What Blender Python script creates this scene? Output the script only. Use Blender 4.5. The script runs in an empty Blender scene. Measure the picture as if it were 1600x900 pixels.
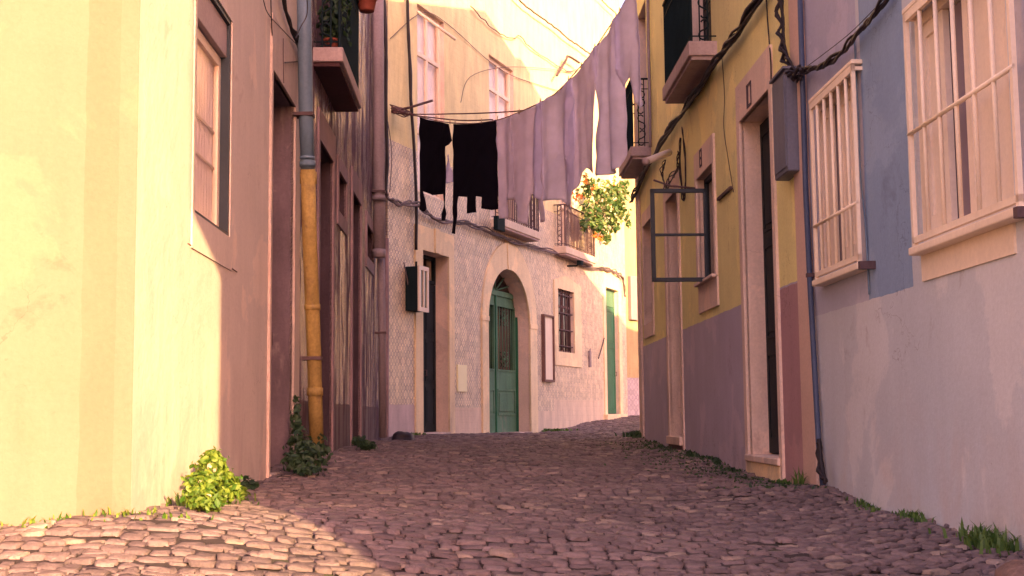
import bpy, math, random
import numpy as np
from mathutils import Vector, Matrix
from mathutils.geometry import delaunay_2d_cdt

R = math.radians
random.seed(7)
rng = np.random.default_rng(7)
scene = bpy.context.scene
col = scene.collection

# ------------------------------------------------------------------ camera
EYE = 1.0                       # height of the eye; the street drops away below it
FPX = 2000.0                    # focal length in pixels of the 1600 px wide photograph
PITCH = math.atan(200 / FPX)
ROLL = 0.010
fw = Vector((0, math.cos(PITCH), math.sin(PITCH)))
up0 = Vector((0, -math.sin(PITCH), math.cos(PITCH)))
rt0 = Vector((1, 0, 0))
rt = rt0 * math.cos(ROLL) - up0 * math.sin(ROLL)
up = up0 * math.cos(ROLL) + rt0 * math.sin(ROLL)
cam = bpy.data.objects.new('camera', bpy.data.cameras.new('camera'))
col.objects.link(cam)
m = Matrix((rt, up, -fw)).transposed().to_4x4()
m.translation = Vector((0, 0, EYE))
cam.matrix_world = m
cam.data.sensor_width = 36
cam.data.lens = 36 * FPX / 1600
cam.data.clip_end = 500
cam.data.clip_start = 0.05
scene.camera = cam

# ------------------------------------------------------------------ light
SUN_AZ = R(26.4)                # the sun stands behind the camera, to the right
SUN_EL = R(16)
trav = Vector((-math.sin(SUN_AZ) * math.cos(SUN_EL), math.cos(SUN_AZ) * math.cos(SUN_EL), -math.sin(SUN_EL)))
sun = bpy.data.objects.new('sun', bpy.data.lights.new('sun', 'SUN'))
col.objects.link(sun)
sun.location = (8, -12, 16)
sun.rotation_euler = trav.to_track_quat('-Z', 'Y').to_euler()
sun.data.energy = 3.3
sun.data.angle = R(0.4)
sun.data.color = (1.0, 0.64, 0.29)

world = bpy.data.worlds.new('World')
scene.world = world
world.use_nodes = True
wn = world.node_tree
wn.nodes.clear()
sky = wn.nodes.new('ShaderNodeTexSky')
sky.sky_type = 'NISHITA'
sky.sun_disc = False
sky.sun_elevation = SUN_EL
sky.sun_rotation = math.atan2(-trav.x, -trav.y)
sky.dust_density = 3.0
sky.air_density = 1.2
tint = wn.nodes.new('ShaderNodeMix')
tint.data_type = 'RGBA'
tint.blend_type = 'MULTIPLY'
tint.inputs[0].default_value = 1.0
tint.inputs[7].default_value = (1.0, 0.65, 0.76, 1)
bg = wn.nodes.new('ShaderNodeBackground')
bg.inputs['Strength'].default_value = 0.15
wo = wn.nodes.new('ShaderNodeOutputWorld')
wn.links.new(sky.outputs[0], tint.inputs[6])
wn.links.new(tint.outputs[2], bg.inputs[0])
wn.links.new(bg.outputs[0], wo.inputs[0])

vs = scene.view_settings
vs.view_transform = 'Standard'
vs.look = 'None'
vs.gamma = 1
vs.use_curve_mapping = False
vs.exposure = 2.3
scene.cycles.use_denoising = True
scene.cycles.max_bounces = 8
scene.cycles.diffuse_bounces = 5

# ------------------------------------------------------------------ measuring
def ray(px, py):
    return (fw + rt * ((px - 800) / FPX) - up * ((py - 450) / FPX)).normalized()

class Frame:
    """A vertical wall plane: u runs left to right as seen from outside, n points out, z is height."""
    def __init__(s, o, d):
        s.o = Vector((o[0], o[1], 0)); s.d = Vector((d[0], d[1], 0)).normalized()
        s.out = Vector((s.d.y, -s.d.x, 0))
        s.ang = math.atan2(s.d.y, s.d.x)
    def w(s, u, n, z):
        return s.o + s.d * u + s.out * n + Vector((0, 0, z))
    def at(s, px, py, n=0.0):
        r = ray(px, py); c = Vector((0, 0, EYE))
        t = ((s.o + s.out * n) - c).dot(s.out) / r.dot(s.out)
        p = c + r * t
        return (p - s.o).dot(s.d), p.z
    def U(s, px, py, n=0.0): return s.at(px, py, n)[0]
    def Z(s, px, py, n=0.0): return s.at(px, py, n)[1]

dv = (-0.0249, 1.0)
LW, RW = 1.55, 2.5
FL = Frame((-LW, 0), dv)                      # left row, u = distance from the camera
FR = Frame((RW, 0), (-dv[0], -dv[1]))         # right row, u = minus the distance
ZC = 26.5
FC = Frame((5 / 2000 * ZC, ZC), (0.373, 1.0)) # the tiled house closing the view
# corner of the left row with the tiled house
uCL = FC.U(606, 500)
cw = FC.w(uCL, 0, 0)
uLend = (cw - FL.o).dot(FL.d)
uLend = FL.U(606, 500)
cornerA_u = FL.U(212, 400)
cA = FL.w(cornerA_u, 0, 0)
FA = Frame((cA.x, cA.y), (0.93, 0.36))        # sunny end wall of the left house, u from 0 to minus
uCR = FC.U(980, 540)
cD = FC.w(uCR, -0.02, 0)
FD = Frame((cD.x, cD.y), (0.72, 0.69))

# ------------------------------------------------------------------ ground height
gp = []
def base_px(fr, pts):
    for px, py in pts:
        u, z = fr.at(px, py); p = fr.w(u, 0, 0); gp.append((p.x, p.y, z))
base_px(FR, [(1600, 856), (1513, 833), (1380, 797), (1300, 765), (1277, 760), (1224, 751), (1172, 738), (1149, 731), (1085, 709), (1040, 696), (1003, 685)])
base_px(FL, [(392, 750), (425, 741), (470, 722), (520, 703), (570, 690), (600, 686)])
base_px(FA, [(210, 808), (100, 820), (0, 832)])
base_px(FC, [(625, 681), (700, 678), (790, 678), (840, 677), (890, 666), (945, 655), (978, 651)])
for Z, D in ((-6, 1.3), (0, .98), (3, .78), (5.2, .65), (7, .575), (9.2, .505), (11.5, .465), (13.5, .435), (15.6, .40), (18, .362), (20.5, .34), (23, .335)):
    gp.append((0.25, Z, EYE - D))
for x, y, D in ((-7, 2, .62), (-6, -5, 1.1), (6, -5, 1.35), (3, 0, .95), (12, 42, -.3), (5, 42, -.28), (5, 31, .1), (12, 31, 0.0), (8, 24, .15), (0, 60, -.5), (0, -25, 2.2), (-25, 0, .7), (25, 0, 1.2), (-25, 60, -.3), (30, 60, -.4)):
    gp.append((x, y, EYE - D))
GP = np.array(gp)
def _k(r2): return np.sqrt(r2 + 0.3)
_d = GP[:, None, :2] - GP[None, :, :2]
_A = _k((_d ** 2).sum(-1)) - 0.0
_n = len(GP)
_M = np.zeros((_n + 3, _n + 3)); _M[:_n, :_n] = _A - np.eye(_n) * 0.004
_M[:_n, _n] = 1; _M[:_n, _n + 1:] = GP[:, :2]; _M[_n, :_n] = 1; _M[_n + 1:, :_n] = GP[:, :2].T
_W = np.linalg.solve(_M, np.concatenate([GP[:, 2], np.zeros(3)]))
def G(x, y):
    x = np.asarray(x, float); y = np.asarray(y, float)
    r2 = (x[..., None] - GP[:, 0]) ** 2 + (y[..., None] - GP[:, 1]) ** 2
    return _k(r2) @ _W[:_n] + _W[_n] + _W[_n + 1] * x + _W[_n + 2] * y
_G0 = G
def G(x, y):
    x = np.asarray(x, float); y = np.asarray(y, float)
    return _G0(x, y) + .012 * np.sin(x * 2.3 + y * 1.1) + .012 * np.sin(x * 1.1 - y * 2.9 + 1) + .007 * np.sin(y * 4.1 + x)
def g(x, y): return float(G(x, y))

# ------------------------------------------------------------------ mesh collector
class MB:
    """Collects geometry in local wall coordinates (u, n, z) or, with fr=None, world coordinates."""
    def __init__(s): s.v = []; s.f = []; s.mi = []; s.sm = []
    def add(s, vs_, fs, mi=0, smooth=False):
        b = len(s.v); s.v += [tuple(v) for v in vs_]
        for f in fs: s.f.append([b + i for i in f]); s.mi.append(mi); s.sm.append(smooth)
    def box(s, u0, u1, n0, n1, z0, z1, mi=0):
        u0, u1 = sorted((u0, u1)); n0, n1 = sorted((n0, n1)); z0, z1 = sorted((z0, z1))
        vs_ = [(u, -n, z) for z in (z0, z1) for n in (n0, n1) for u in (u0, u1)]
        s.add(vs_, [(2, 3, 1, 0)[::-1], (4, 5, 7, 6)[::-1], (0, 1, 5, 4)[::-1], (2, 6, 7, 3)[::-1], (0, 4, 6, 2)[::-1], (1, 3, 7, 5)[::-1]], mi)
        return s
    def slab(s, outer, holes=(), n=0.0, back=-0.3, mf=0, mh=0, close=False, mo=0):
        """Polygon with holes: front at n, rims back to `back`."""
        pts = [Vector(p) for p in outer]; edges = []; loops = [list(range(len(outer)))]
        for h in holes:
            b = len(pts); pts += [Vector(p) for p in h]; loops.append(list(range(b, b + len(h))))
        faces = [loops[0]] + loops[1:]
        cv, ce, cf, *_ = delaunay_2d_cdt(pts, edges, faces, 2, 1e-5)
        vs_ = [(p.x, -n, p.y) for p in cv]
        fs = []
        for f in cf:
            a = [cv[i] for i in f]
            ar = sum(a[i].x * a[(i + 1) % len(a)].y - a[(i + 1) % len(a)].x * a[i].y for i in range(len(a)))
            fs.append(tuple(f) if ar > 0 else tuple(reversed(f)))
        s.add(vs_, fs, mf)
        if close: s.add([(p.x, -back, p.y) for p in cv], [tuple(reversed(f)) for f in fs], mf)
        for k, lp in enumerate(loops):
            L = [pts[i] for i in lp]
            ar = sum(L[i].x * L[(i + 1) % len(L)].y - L[(i + 1) % len(L)].x * L[i].y for i in range(len(L)))
            if (ar < 0) != (k > 0): L.reverse()
            nL = len(L)
            s.add([(p.x, -n, p.y) for p in L] + [(p.x, -back, p.y) for p in L],
                  [(i, i + nL, (i + 1) % nL + nL, (i + 1) % nL) for i in range(nL)], mh if k else mo)
        return s
    def tube(s, path, r, seg=8, mi=0, local=False, cap=True):
        """path in (u,n,z) when local else world xyz; r a number or list"""
        P = [Vector((p[0], -p[1], p[2])) if local else Vector(p) for p in path]
        n = len(P); rr = r if isinstance(r, (list, tuple)) else [r] * n
        t0 = (P[1] - P[0]).normalized()
        a = t0.orthogonal().normalized(); rings = []
        for i in range(n):
            t = (P[min(i + 1, n - 1)] - P[max(i - 1, 0)]).normalized()
            a = (a - t * a.dot(t))
            a = a.normalized() if a.length > 1e-6 else t.orthogonal().normalized()
            b = t.cross(a)
            rings += [P[i] + (a * math.cos(2 * math.pi * k / seg) + b * math.sin(2 * math.pi * k / seg)) * rr[i] for k in range(seg)]
        fs = [(i * seg + k, i * seg + (k + 1) % seg, (i + 1) * seg + (k + 1) % seg, (i + 1) * seg + k) for i in range(n - 1) for k in range(seg)]
        if cap: fs += [tuple(range(seg))[::-1], tuple(range((n - 1) * seg, n * seg))]
        s.add(rings, fs, mi, True)
        return s
    def build(s, name, mat, parent=None, bevel=0.0, rest=True):
        me = bpy.data.meshes.new(name)
        V = [Vector(v) for v in s.v]
        off = Vector((0, 0, 0))
        if parent is None and rest and V:
            mn = Vector((min(v.x for v in V), min(v.y for v in V), min(v.z for v in V)))
            mx = Vector((max(v.x for v in V), max(v.y for v in V), max(v.z for v in V)))
            off = Vector(((mn.x + mx.x) / 2, (mn.y + mx.y) / 2, mn.z))
        me.from_pydata([v - off for v in V], [], s.f)
        for m_ in (mat if isinstance(mat, (list, tuple)) else [mat]): me.materials.append(m_)
        me.polygons.foreach_set('material_index', s.mi)
        me.polygons.foreach_set('use_smooth', s.sm)
        me.update()
        o = bpy.data.objects.new(name, me); col.objects.link(o)
        o.location = off
        if parent is not None: o.parent = parent
        if bevel:
            b = o.modifiers.new('bevel', 'BEVEL'); b.width = bevel; b.segments = 2; b.limit_method = 'ANGLE'; b.angle_limit = R(40)
        return o

def tag(o, label=None, cat=None, group=None, kind=None):
    if label: o['label'] = label
    if cat: o['category'] = cat
    if group: o['group'] = group
    if kind: o['kind'] = kind
    return o
def empty(name, fr=None, label=None, cat=None, group=None, loc=None):
    o = bpy.data.objects.new(name, None); col.objects.link(o); o.empty_display_size = 0.3
    if fr: o.location = fr.o; o.rotation_euler = (0, 0, fr.ang)
    if loc is not None: o.location = loc
    return tag(o, label, cat, group)
def catmull(P, k=6):
    P = [Vector(p) for p in P]; out = []
    for i in range(len(P) - 1):
        a, b, c, d = P[max(i - 1, 0)], P[i], P[i + 1], P[min(i + 2, len(P) - 1)]
        for j in range(k):
            t = j / k
            out.append(0.5 * ((2 * b) + (c - a) * t + (2 * a - 5 * b + 4 * c - d) * t * t + (3 * b - a - 3 * c + d) * t ** 3))
    out.append(P[-1]); return out

# ------------------------------------------------------------------ materials
class NT:
    def __init__(s, name):
        s.m = bpy.data.materials.new(name); s.m.use_nodes = True; s.t = s.m.node_tree
        s.t.nodes.clear()
        s.out = s.t.nodes.new('ShaderNodeOutputMaterial'); s.b = s.t.nodes.new('ShaderNodeBsdfPrincipled')
        s.t.links.new(s.b.outputs[0], s.out.inputs[0])
    def put(s, inp, v):
        if isinstance(v, bpy.types.NodeSocket): s.t.links.new(v, inp)
        elif v is not None:
            if inp.type == 'RGBA' and len(v) == 3: v = (*v, 1)
            inp.default_value = v
    def math(s, op, a, b=None, c=None):
        n = s.t.nodes.new('ShaderNodeMath'); n.operation = op
        for i, x in enumerate((a, b, c)):
            if x is not None: s.put(n.inputs[i], x)
        return n.outputs[0]
    def obj(s):
        if not hasattr(s, '_tc'): s._tc = s.t.nodes.new('ShaderNodeTexCoord')
        return s._tc.outputs['Object']
    def scaled(s, v):
        n = s.t.nodes.new('ShaderNodeVectorMath'); n.operation = 'MULTIPLY'; s.put(n.inputs[0], s.obj()); n.inputs[1].default_value = v
        return n.outputs[0]
    def noise(s, scale, detail=4, rough=.6, vec=None, dist=0):
        n = s.t.nodes.new('ShaderNodeTexNoise'); n.inputs['Scale'].default_value = scale; n.inputs['Detail'].default_value = detail
        n.inputs['Roughness'].default_value = rough; n.inputs['Distortion'].default_value = dist
        s.put(n.inputs['Vector'], vec if vec is not None else s.obj()); return n.outputs[0]
    def ramp(s, v, a, b, lo=0.0, hi=1.0):
        n = s.t.nodes.new('ShaderNodeMapRange'); s.put(n.inputs[0], v); n.inputs[1].default_value = a; n.inputs[2].default_value = b
        n.inputs[3].default_value = lo; n.inputs[4].default_value = hi; return n.outputs[0]
    def mix(s, f, a, b, mode='MIX'):
        n = s.t.nodes.new('ShaderNodeMix'); n.data_type = 'RGBA'; n.blend_type = mode
        s.put(n.inputs[0], f); s.put(n.inputs[6], a); s.put(n.inputs[7], b); return n.outputs[2]
    def xyz(s, v=None):
        n = s.t.nodes.new('ShaderNodeSeparateXYZ'); s.put(n.inputs[0], v if v is not None else s.obj()); return n.outputs
    def bump(s, h, strength=.3, dist=.01, nrm=None):
        n = s.t.nodes.new('ShaderNodeBump'); n.inputs['Strength'].default_value = strength; n.inputs['Distance'].default_value = dist
        s.put(n.inputs['Height'], h)
        if nrm is not None: s.put(n.inputs['Normal'], nrm)
        return n.outputs[0]

def surf(name, base, rough=.85, var=.12, fine=.08, streak=.0, bump=.25, bscale=45, und=0.0, zones=(), stains=(), metallic=0, spec=.3, speckle=None, age=0.0):
    """Weathered surface. zones = [(u0,u1,z0,z1,colour)], stains = [(colour, scale, threshold, amount, zlow, zhigh)]"""
    t = NT(name); c = base
    if zones:
        o = t.xyz(); w1 = t.noise(3.0, 5, .7); w = t.math('MULTIPLY', t.math('SUBTRACT', w1, .5), .035)
        x = t.math('ADD', o[0], w); z = t.math('ADD', o[2], w)
        for (u0, u1, z0, z1, zc) in zones:
            mk = t.math('MULTIPLY', t.math('MULTIPLY', t.math('GREATER_THAN', x, u0), t.math('LESS_THAN', x, u1)),
                        t.math('MULTIPLY', t.math('GREATER_THAN', z, z0), t.math('LESS_THAN', z, z1)))
            c = t.mix(mk, c, zc)
    for (sc_, scl, th, amt, zl, zh) in stains:
        nn = t.noise(scl, 6, .65, t.scaled((1, 1, .45)), .6)
        f = t.ramp(nn, th, th + .12, 0, amt)
        if zh is not None:
            zz = t.math('ADD', t.xyz()[2], t.math('MULTIPLY', t.noise(2.2, 4), 1.2))
            f = t.math('MULTIPLY', f, t.ramp(zz, zh, zl, 0, 1))
        c = t.mix(f, c, sc_)
    if var:
        c = t.mix(1.0, c, t.ramp(t.noise(1.3, 5, .6), .3, .7, 1 - var, 1 + var), 'MULTIPLY')
    if fine:
        c = t.mix(1.0, c, t.ramp(t.noise(38, 3, .7), .3, .7, 1 - fine, 1 + fine), 'MULTIPLY')
    if streak:
        c = t.mix(1.0, c, t.ramp(t.noise(7, 5, .6, t.scaled((1, 1, .12))), .3, .7, 1 - streak, 1 + streak), 'MULTIPLY')
    if age:
        pt_ = t.ramp(t.noise(.9, 7, .62, None, .4), .55, .58, 0, age)
        c = t.mix(pt_, c, t.mix(1.0, c, (1.16, 1.12, 1.08), 'MULTIPLY'))
        pd = t.ramp(t.noise(1.9, 8, .7, t.scaled((1, 1, .6)), .8), .60, .66, 0, age * .8)
        c = t.mix(pd, c, t.mix(1.0, c, (.80, .76, .76), 'MULTIPLY'))
        vo = t.t.nodes.new('ShaderNodeTexVoronoi'); vo.feature = 'DISTANCE_TO_EDGE'; vo.inputs['Scale'].default_value = 1.1
        wv = t.t.nodes.new('ShaderNodeVectorMath'); wv.operation = 'ADD'; t.put(wv.inputs[0], t.obj())
        cn = t.t.nodes.new('ShaderNodeTexNoise'); cn.inputs['Scale'].default_value = 3; cn.inputs['Detail'].default_value = 6; t.put(cn.inputs['Vector'], t.obj())
        t.put(wv.inputs[1], cn.outputs['Color']); t.put(vo.inputs['Vector'], wv.outputs[0])
        ln = t.math('MULTIPLY', t.math('LESS_THAN', vo.outputs['Distance'], .0035), t.ramp(t.noise(.7, 3), .52, .6, 0, .55 * age))
        c = t.mix(ln, c, t.mix(1.0, c, (.45, .40, .40), 'MULTIPLY'))
        sp2 = t.math('GREATER_THAN', t.noise(14, 3, .6), .73)
        c = t.mix(t.math('MULTIPLY', sp2, .35 * age), c, t.mix(1.0, c, (.6, .55, .55), 'MULTIPLY'))
    if speckle:
        c = t.mix(t.ramp(t.noise(speckle[1], 2, .6), speckle[2], speckle[2] + .06, 0, .8), c, speckle[0])
    t.put(t.b.inputs['Base Color'], c)
    t.b.inputs['Roughness'].default_value = rough; t.b.inputs['Metallic'].default_value = metallic
    t.b.inputs['Specular IOR Level'].default_value = spec
    if bump:
        h = t.math('ADD', t.noise(bscale, 6, .7), t.math('MULTIPLY', t.noise(5, 5, .6), 2.5 + und * 6))
        t.put(t.b.inputs['Normal'], t.bump(h, bump, .012))
    return t.m

def tile_mat(name, size, cream, blue, tilt=.5, rough=.22, zones=(), fade=.35, stain=None, patchy=False):
    t = NT(name); o = t.xyz()
    a = t.math('DIVIDE', o[0], size); b = t.math('DIVIDE', o[2], size)
    p = t.math('SUBTRACT', t.math('FRACT', a), .5); q = t.math('SUBTRACT', t.math('FRACT', b), .5)
    P = t.math('ABSOLUTE', p); Q = t.math('ABSOLUTE', q)
    r = t.math('SQRT', t.math('ADD', t.math('MULTIPLY', p, p), t.math('MULTIPLY', q, q)))
    ps = t.math('SUBTRACT', .5, P); qs = t.math('SUBTRACT', .5, Q)
    r2 = t.math('SQRT', t.math('ADD', t.math('MULTIPLY', ps, ps), t.math('MULTIPLY', qs, qs)))
    ring = t.math('LESS_THAN', t.math('ABSOLUTE', t.math('SUBTRACT', r, .27)), .065)
    dot = t.math('LESS_THAN', r, .10)
    cor = t.math('LESS_THAN', t.math('ABSOLUTE', t.math('SUBTRACT', r2, .2)), .06)
    diag = t.math('LESS_THAN', t.math('ABSOLUTE', t.math('SUBTRACT', P, Q)), .035)
    mk = t.math('MAXIMUM', t.math('MAXIMUM', ring, dot), t.math('MAXIMUM', cor, diag))
    cell = t.t.nodes.new('ShaderNodeCombineXYZ'); t.put(cell.inputs[0], t.math('FLOOR', a)); t.put(cell.inputs[1], t.math('FLOOR', b))
    wn_ = t.t.nodes.new('ShaderNodeTexWhiteNoise'); wn_.noise_dimensions = '3D'; t.put(wn_.inputs['Vector'], cell.outputs[0])
    rc = t.t.nodes.new('ShaderNodeSeparateColor'); t.put(rc.inputs[0], wn_.outputs['Color'])
    mk = t.math('MULTIPLY', mk, t.ramp(t.noise(1.7, 4), .3, .7, 1 - fade * 1.6, 1.0))
    mk = t.math('MULTIPLY', mk, t.ramp(rc.outputs[2], 0, 1, 1 - fade, 1))
    c = t.mix(mk, cream, blue)
    grout = t.math('GREATER_THAN', t.math('MAXIMUM', P, Q), .478)
    c = t.mix(t.math('MULTIPLY', grout, .5), c, (.25, .19, .17))
    c = t.mix(1.0, c, t.ramp(rc.outputs[1], 0, 1, .82, 1.1), 'MULTIPLY')
    c = t.mix(1.0, c, t.ramp(t.noise(9, 6, .7, t.scaled((1, 1, .25))), .3, .7, .8, 1.12), 'MULTIPLY')
    rgh = t.ramp(t.noise(6, 4), .3, .7, rough * .7, rough * 1.6)
    glz = t.math('GREATER_THAN', t.noise(4.5, 5, .75), .69)       # patches where the glaze has gone
    c = t.mix(t.math('MULTIPLY', glz, .6), c, (.36, .27, .22))
    gl = glz
    for (u0, u1, z0, z1, zc) in zones:
        w = t.math('MULTIPLY', t.math('SUBTRACT', t.noise(3.0, 5, .7), .5), .04)
        x = t.math('ADD', o[0], w); z = t.math('ADD', o[2], w)
        mz = t.math('MULTIPLY', t.math('MULTIPLY', t.math('GREATER_THAN', x, u0), t.math('LESS_THAN', x, u1)),
                    t.math('MULTIPLY', t.math('GREATER_THAN', z, z0), t.math('LESS_THAN', z, z1)))
        zcol = t.mix(1.0, zc, t.ramp(t.noise(3.5, 6, .7, t.scaled((1, 1, .3))), .3, .7, .78, 1.18), 'MULTIPLY')
        zcol = t.mix(1.0, zcol, t.ramp(t.noise(40, 3, .7), .3, .7, .92, 1.08), 'MULTIPLY')
        c = t.mix(mz, c, zcol); gl = t.math('MAXIMUM', gl, mz)
    rgh = t.math('MAXIMUM', rgh, t.math('MULTIPLY', gl, .85))
    if patchy:
        pn1 = t.noise(2.6, 7, .72, t.scaled((1, 1, .22)), 1.2)
        pm = t.ramp(pn1, .46, .56, 0, 1)
        c = t.mix(t.math('SUBTRACT', 1.0, pm), c, t.mix(1.0, c, (.75, .68, .76), 'MULTIPLY'))
        rgh = t.math('MAXIMUM', rgh, t.ramp(pm, 0, 1, .85, .05)); t.put(t.b.inputs['Specular IOR Level'], t.ramp(pm, 0, 1, .03, .5))
    t.put(t.b.inputs['Base Color'], c); t.put(t.b.inputs['Roughness'], rgh)
    dx = t.math('MULTIPLY', p, t.math('SUBTRACT', rc.outputs[0], .5)); dy = t.math('MULTIPLY', q, t.math('SUBTRACT', rc.outputs[1], .5))
    h = t.math('MULTIPLY', t.math('ADD', dx, dy), tilt * 1.6)
    h = t.math('SUBTRACT', h, t.math('MULTIPLY', grout, .25))
    h = t.math('ADD', h, t.math('MULTIPLY', t.noise(11, 5, .6, t.scaled((1, 1, .35))), tilt * 1.4))
    t.put(t.b.inputs['Normal'], t.bump(h, .7, .012))
    return t.m

def glass_mat(name, tintc=(.5, .5, .5), rough=.03, refl=.9, gc=(1, 1, 1)):
    t = NT(name)
    t.b.inputs['Base Color'].default_value = (.02, .02, .03, 1); t.b.inputs['Roughness'].default_value = rough
    t.b.inputs['Specular IOR Level'].default_value = .7
    tr = t.t.nodes.new('ShaderNodeBsdfTransparent'); tr.inputs[0].default_value = (*tintc, 1)
    fr_ = t.t.nodes.new('ShaderNodeFresnel'); fr_.inputs[0].default_value = 1.5
    gl = t.t.nodes.new('ShaderNodeBsdfGlossy'); gl.inputs['Roughness'].default_value = rough; gl.inputs['Color'].default_value = (*gc, 1)
    nb = t.bump(t.noise(2.5, 2), .12, .02); t.put(gl.inputs['Normal'], nb)
    mx = t.t.nodes.new('ShaderNodeMixShader'); f = t.math('ADD', t.math('MULTIPLY', fr_.outputs[0], refl), .06)
    t.put(mx.inputs[0], f); t.t.links.new(tr.outputs[0], mx.inputs[1]); t.t.links.new(gl.outputs[0], mx.inputs[2])
    t.t.links.new(mx.outputs[0], t.out.inputs[0]); return t.m

def cloth_mat(name, c, trans=.35, weave=400):
    t = NT(name)
    cc = t.mix(1.0, c, t.ramp(t.noise(3.5, 5, .6), .3, .7, .88, 1.1), 'MULTIPLY')
    t.put(t.b.inputs['Base Color'], cc); t.b.inputs['Roughness'].default_value = .9; t.b.inputs['Specular IOR Level'].default_value = .1
    t.put(t.b.inputs['Normal'], t.bump(t.math('ADD', t.noise(14, 5, .6, t.scaled((1, 1, .35))), t.noise(120, 2)), .35, .01))
    tl = t.t.nodes.new('ShaderNodeBsdfTranslucent'); t.put(tl.inputs[0], cc)
    mx = t.t.nodes.new('ShaderNodeMixShader'); mx.inputs[0].default_value = trans
    t.t.links.new(t.b.outputs[0], mx.inputs[1]); t.t.links.new(tl.outputs[0], mx.inputs[2]); t.t.links.new(mx.outputs[0], t.out.inputs[0])
    return t.m

def leaf_mat(name, c1, c2, trans=.3):
    t = NT(name); at = t.t.nodes.new('ShaderNodeAttribute'); at.attribute_name = 'rnd'
    c = t.mix(at.outputs['Fac'], c1, c2)
    t.put(t.b.inputs['Base Color'], c); t.b.inputs['Roughness'].default_value = .55
    tl = t.t.nodes.new('ShaderNodeBsdfTranslucent'); t.put(tl.inputs[0], t.mix(1.0, c, (1.3, 1.3, .6), 'MULTIPLY'))
    mx = t.t.nodes.new('ShaderNodeMixShader'); mx.inputs[0].default_value = trans
    t.t.links.new(t.b.outputs[0], mx.inputs[1]); t.t.links.new(tl.outputs[0], mx.inputs[2]); t.t.links.new(mx.outputs[0], t.out.inputs[0])
    return t.m

def stone_mat(name):
    t = NT(name); at = t.t.nodes.new('ShaderNodeAttribute'); at.attribute_name = 'rnd'
    f = at.outputs['Fac']
    c = t.mix(f, (.105, .077, .083), (.195, .146, .145))
    warm = t.math('GREATER_THAN', t.math('FRACT', t.math('MULTIPLY', f, 37.7)), .93)
    c = t.mix(t.math('MULTIPLY', warm, .6), c, (.34, .27, .22))
    c = t.mix(1.0, c, t.ramp(t.noise(.55, 4, .6), .3, .7, .75, 1.2), 'MULTIPLY')
    c = t.mix(1.0, c, t.ramp(t.noise(30, 5, .7), .3, .7, .75, 1.25), 'MULTIPLY')
    t.put(t.b.inputs['Base Color'], c)
    t.put(t.b.inputs['Roughness'], t.ramp(t.noise(9, 4), .3, .7, .5, .85)); t.b.inputs['Specular IOR Level'].default_value = .4
    t.put(t.b.inputs['Normal'], t.bump(t.math('ADD', t.noise(60, 5, .75), t.math('MULTIPLY', t.noise(14, 5, .7), 2.5)), .75, .010))
    return t.m

def line_z(fr, px, py): return fr.Z(px, py)

zdY = FR.Z(1165, 473)
zdB = (FR.Z(1272, 496) + FR.Z(1600, 394)) / 2
M = {}
cream_lo = (.60, .50, .38)
M['tan'] = surf('tan_plaster', age=1.0, base=(.66, .56, .49), var=.06, fine=.06, streak=.06, bump=.28, und=.2,
                stains=[((.33, .23, .23), 2.0, .48, .5, .8, 2.0), ((.66, .56, .48), 3.5, .56, .4, .7, 1.9), ((.24, .16, .14), 8, .56, .7, .5, 1.1)])
M['cream'] = surf('cream_plaster', age=1.0, base=(.235, .168, .125), var=.05, fine=.05, streak=.04, bump=.3, und=.3,
                  zones=[(FA.U(132, 300), FA.U(185, 300), -1, 30, (.21, .147, .105)), (FA.U(185, 300), 9, -1, 30, (.225, .16, .118))],
                  stains=[((.20, .135, .09), 1.6, .48, .6, .6, 2.6), ((.13, .085, .06), 6, .52, .8, .45, 1.25), ((.21,.165,.12), 2.5, .56, .6, 0, None)])
M['stone'] = surf('limestone', age=1.0, base=(.50, .40, .35), var=.1, fine=.1, streak=.08, bump=.35, stains=[((.30, .22, .2), 2.5, .55, .6, .8, 1.8)])
M['rose_stone'] = surf('rose_stone', age=1.0, base=(.70, .55, .46), var=.1, fine=.08, streak=.06, bump=.3, stains=[((.42, .30, .27), 3, .5, .6, .6, 2.2)])
M['mauve_stone'] = surf('mauve_stone', age=1.0, base=(.30, .21, .23), var=.2, fine=.1, streak=.15, bump=.35)
M['cream_stone'] = surf('cream_stone', age=1.0, base=(.82, .66, .42), var=.1, fine=.09, streak=.07, bump=.35, stains=[((.42, .30, .24), 2.2, .5, .6, .7, 2.4)])
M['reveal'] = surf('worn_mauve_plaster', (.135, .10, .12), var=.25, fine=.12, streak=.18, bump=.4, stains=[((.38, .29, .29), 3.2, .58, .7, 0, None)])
M['dark_reveal'] = surf('dark_plaster', (.065, .042, .055), var=.3, fine=.15, streak=.25, bump=.4)  # plain dark tone for the opening sides of the tiled row
M['soffit'] = surf('shade_dark_stone', (.07, .03, .035), var=.3, fine=.15, bump=.4)  # shade under the left balcony slab, put into the stone colour
M['yellow'] = surf('mustard_plaster', age=1.0, base=(.80, .74, .33), var=.08, fine=.07, streak=.04, bump=.22,
                   zones=[(-60, 60, -3, zdY, (.47, .42, .51)), (FR.U(1219, 600), FR.U(1256, 600), -3, FR.Z(1235, 446), (.42, .25, .27))],
                   stains=[((.34, .27, .27), 2.2, .48, .6, .5, 1.5), ((.22, .15, .14), 8, .56, .6, .5, .95)])
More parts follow.
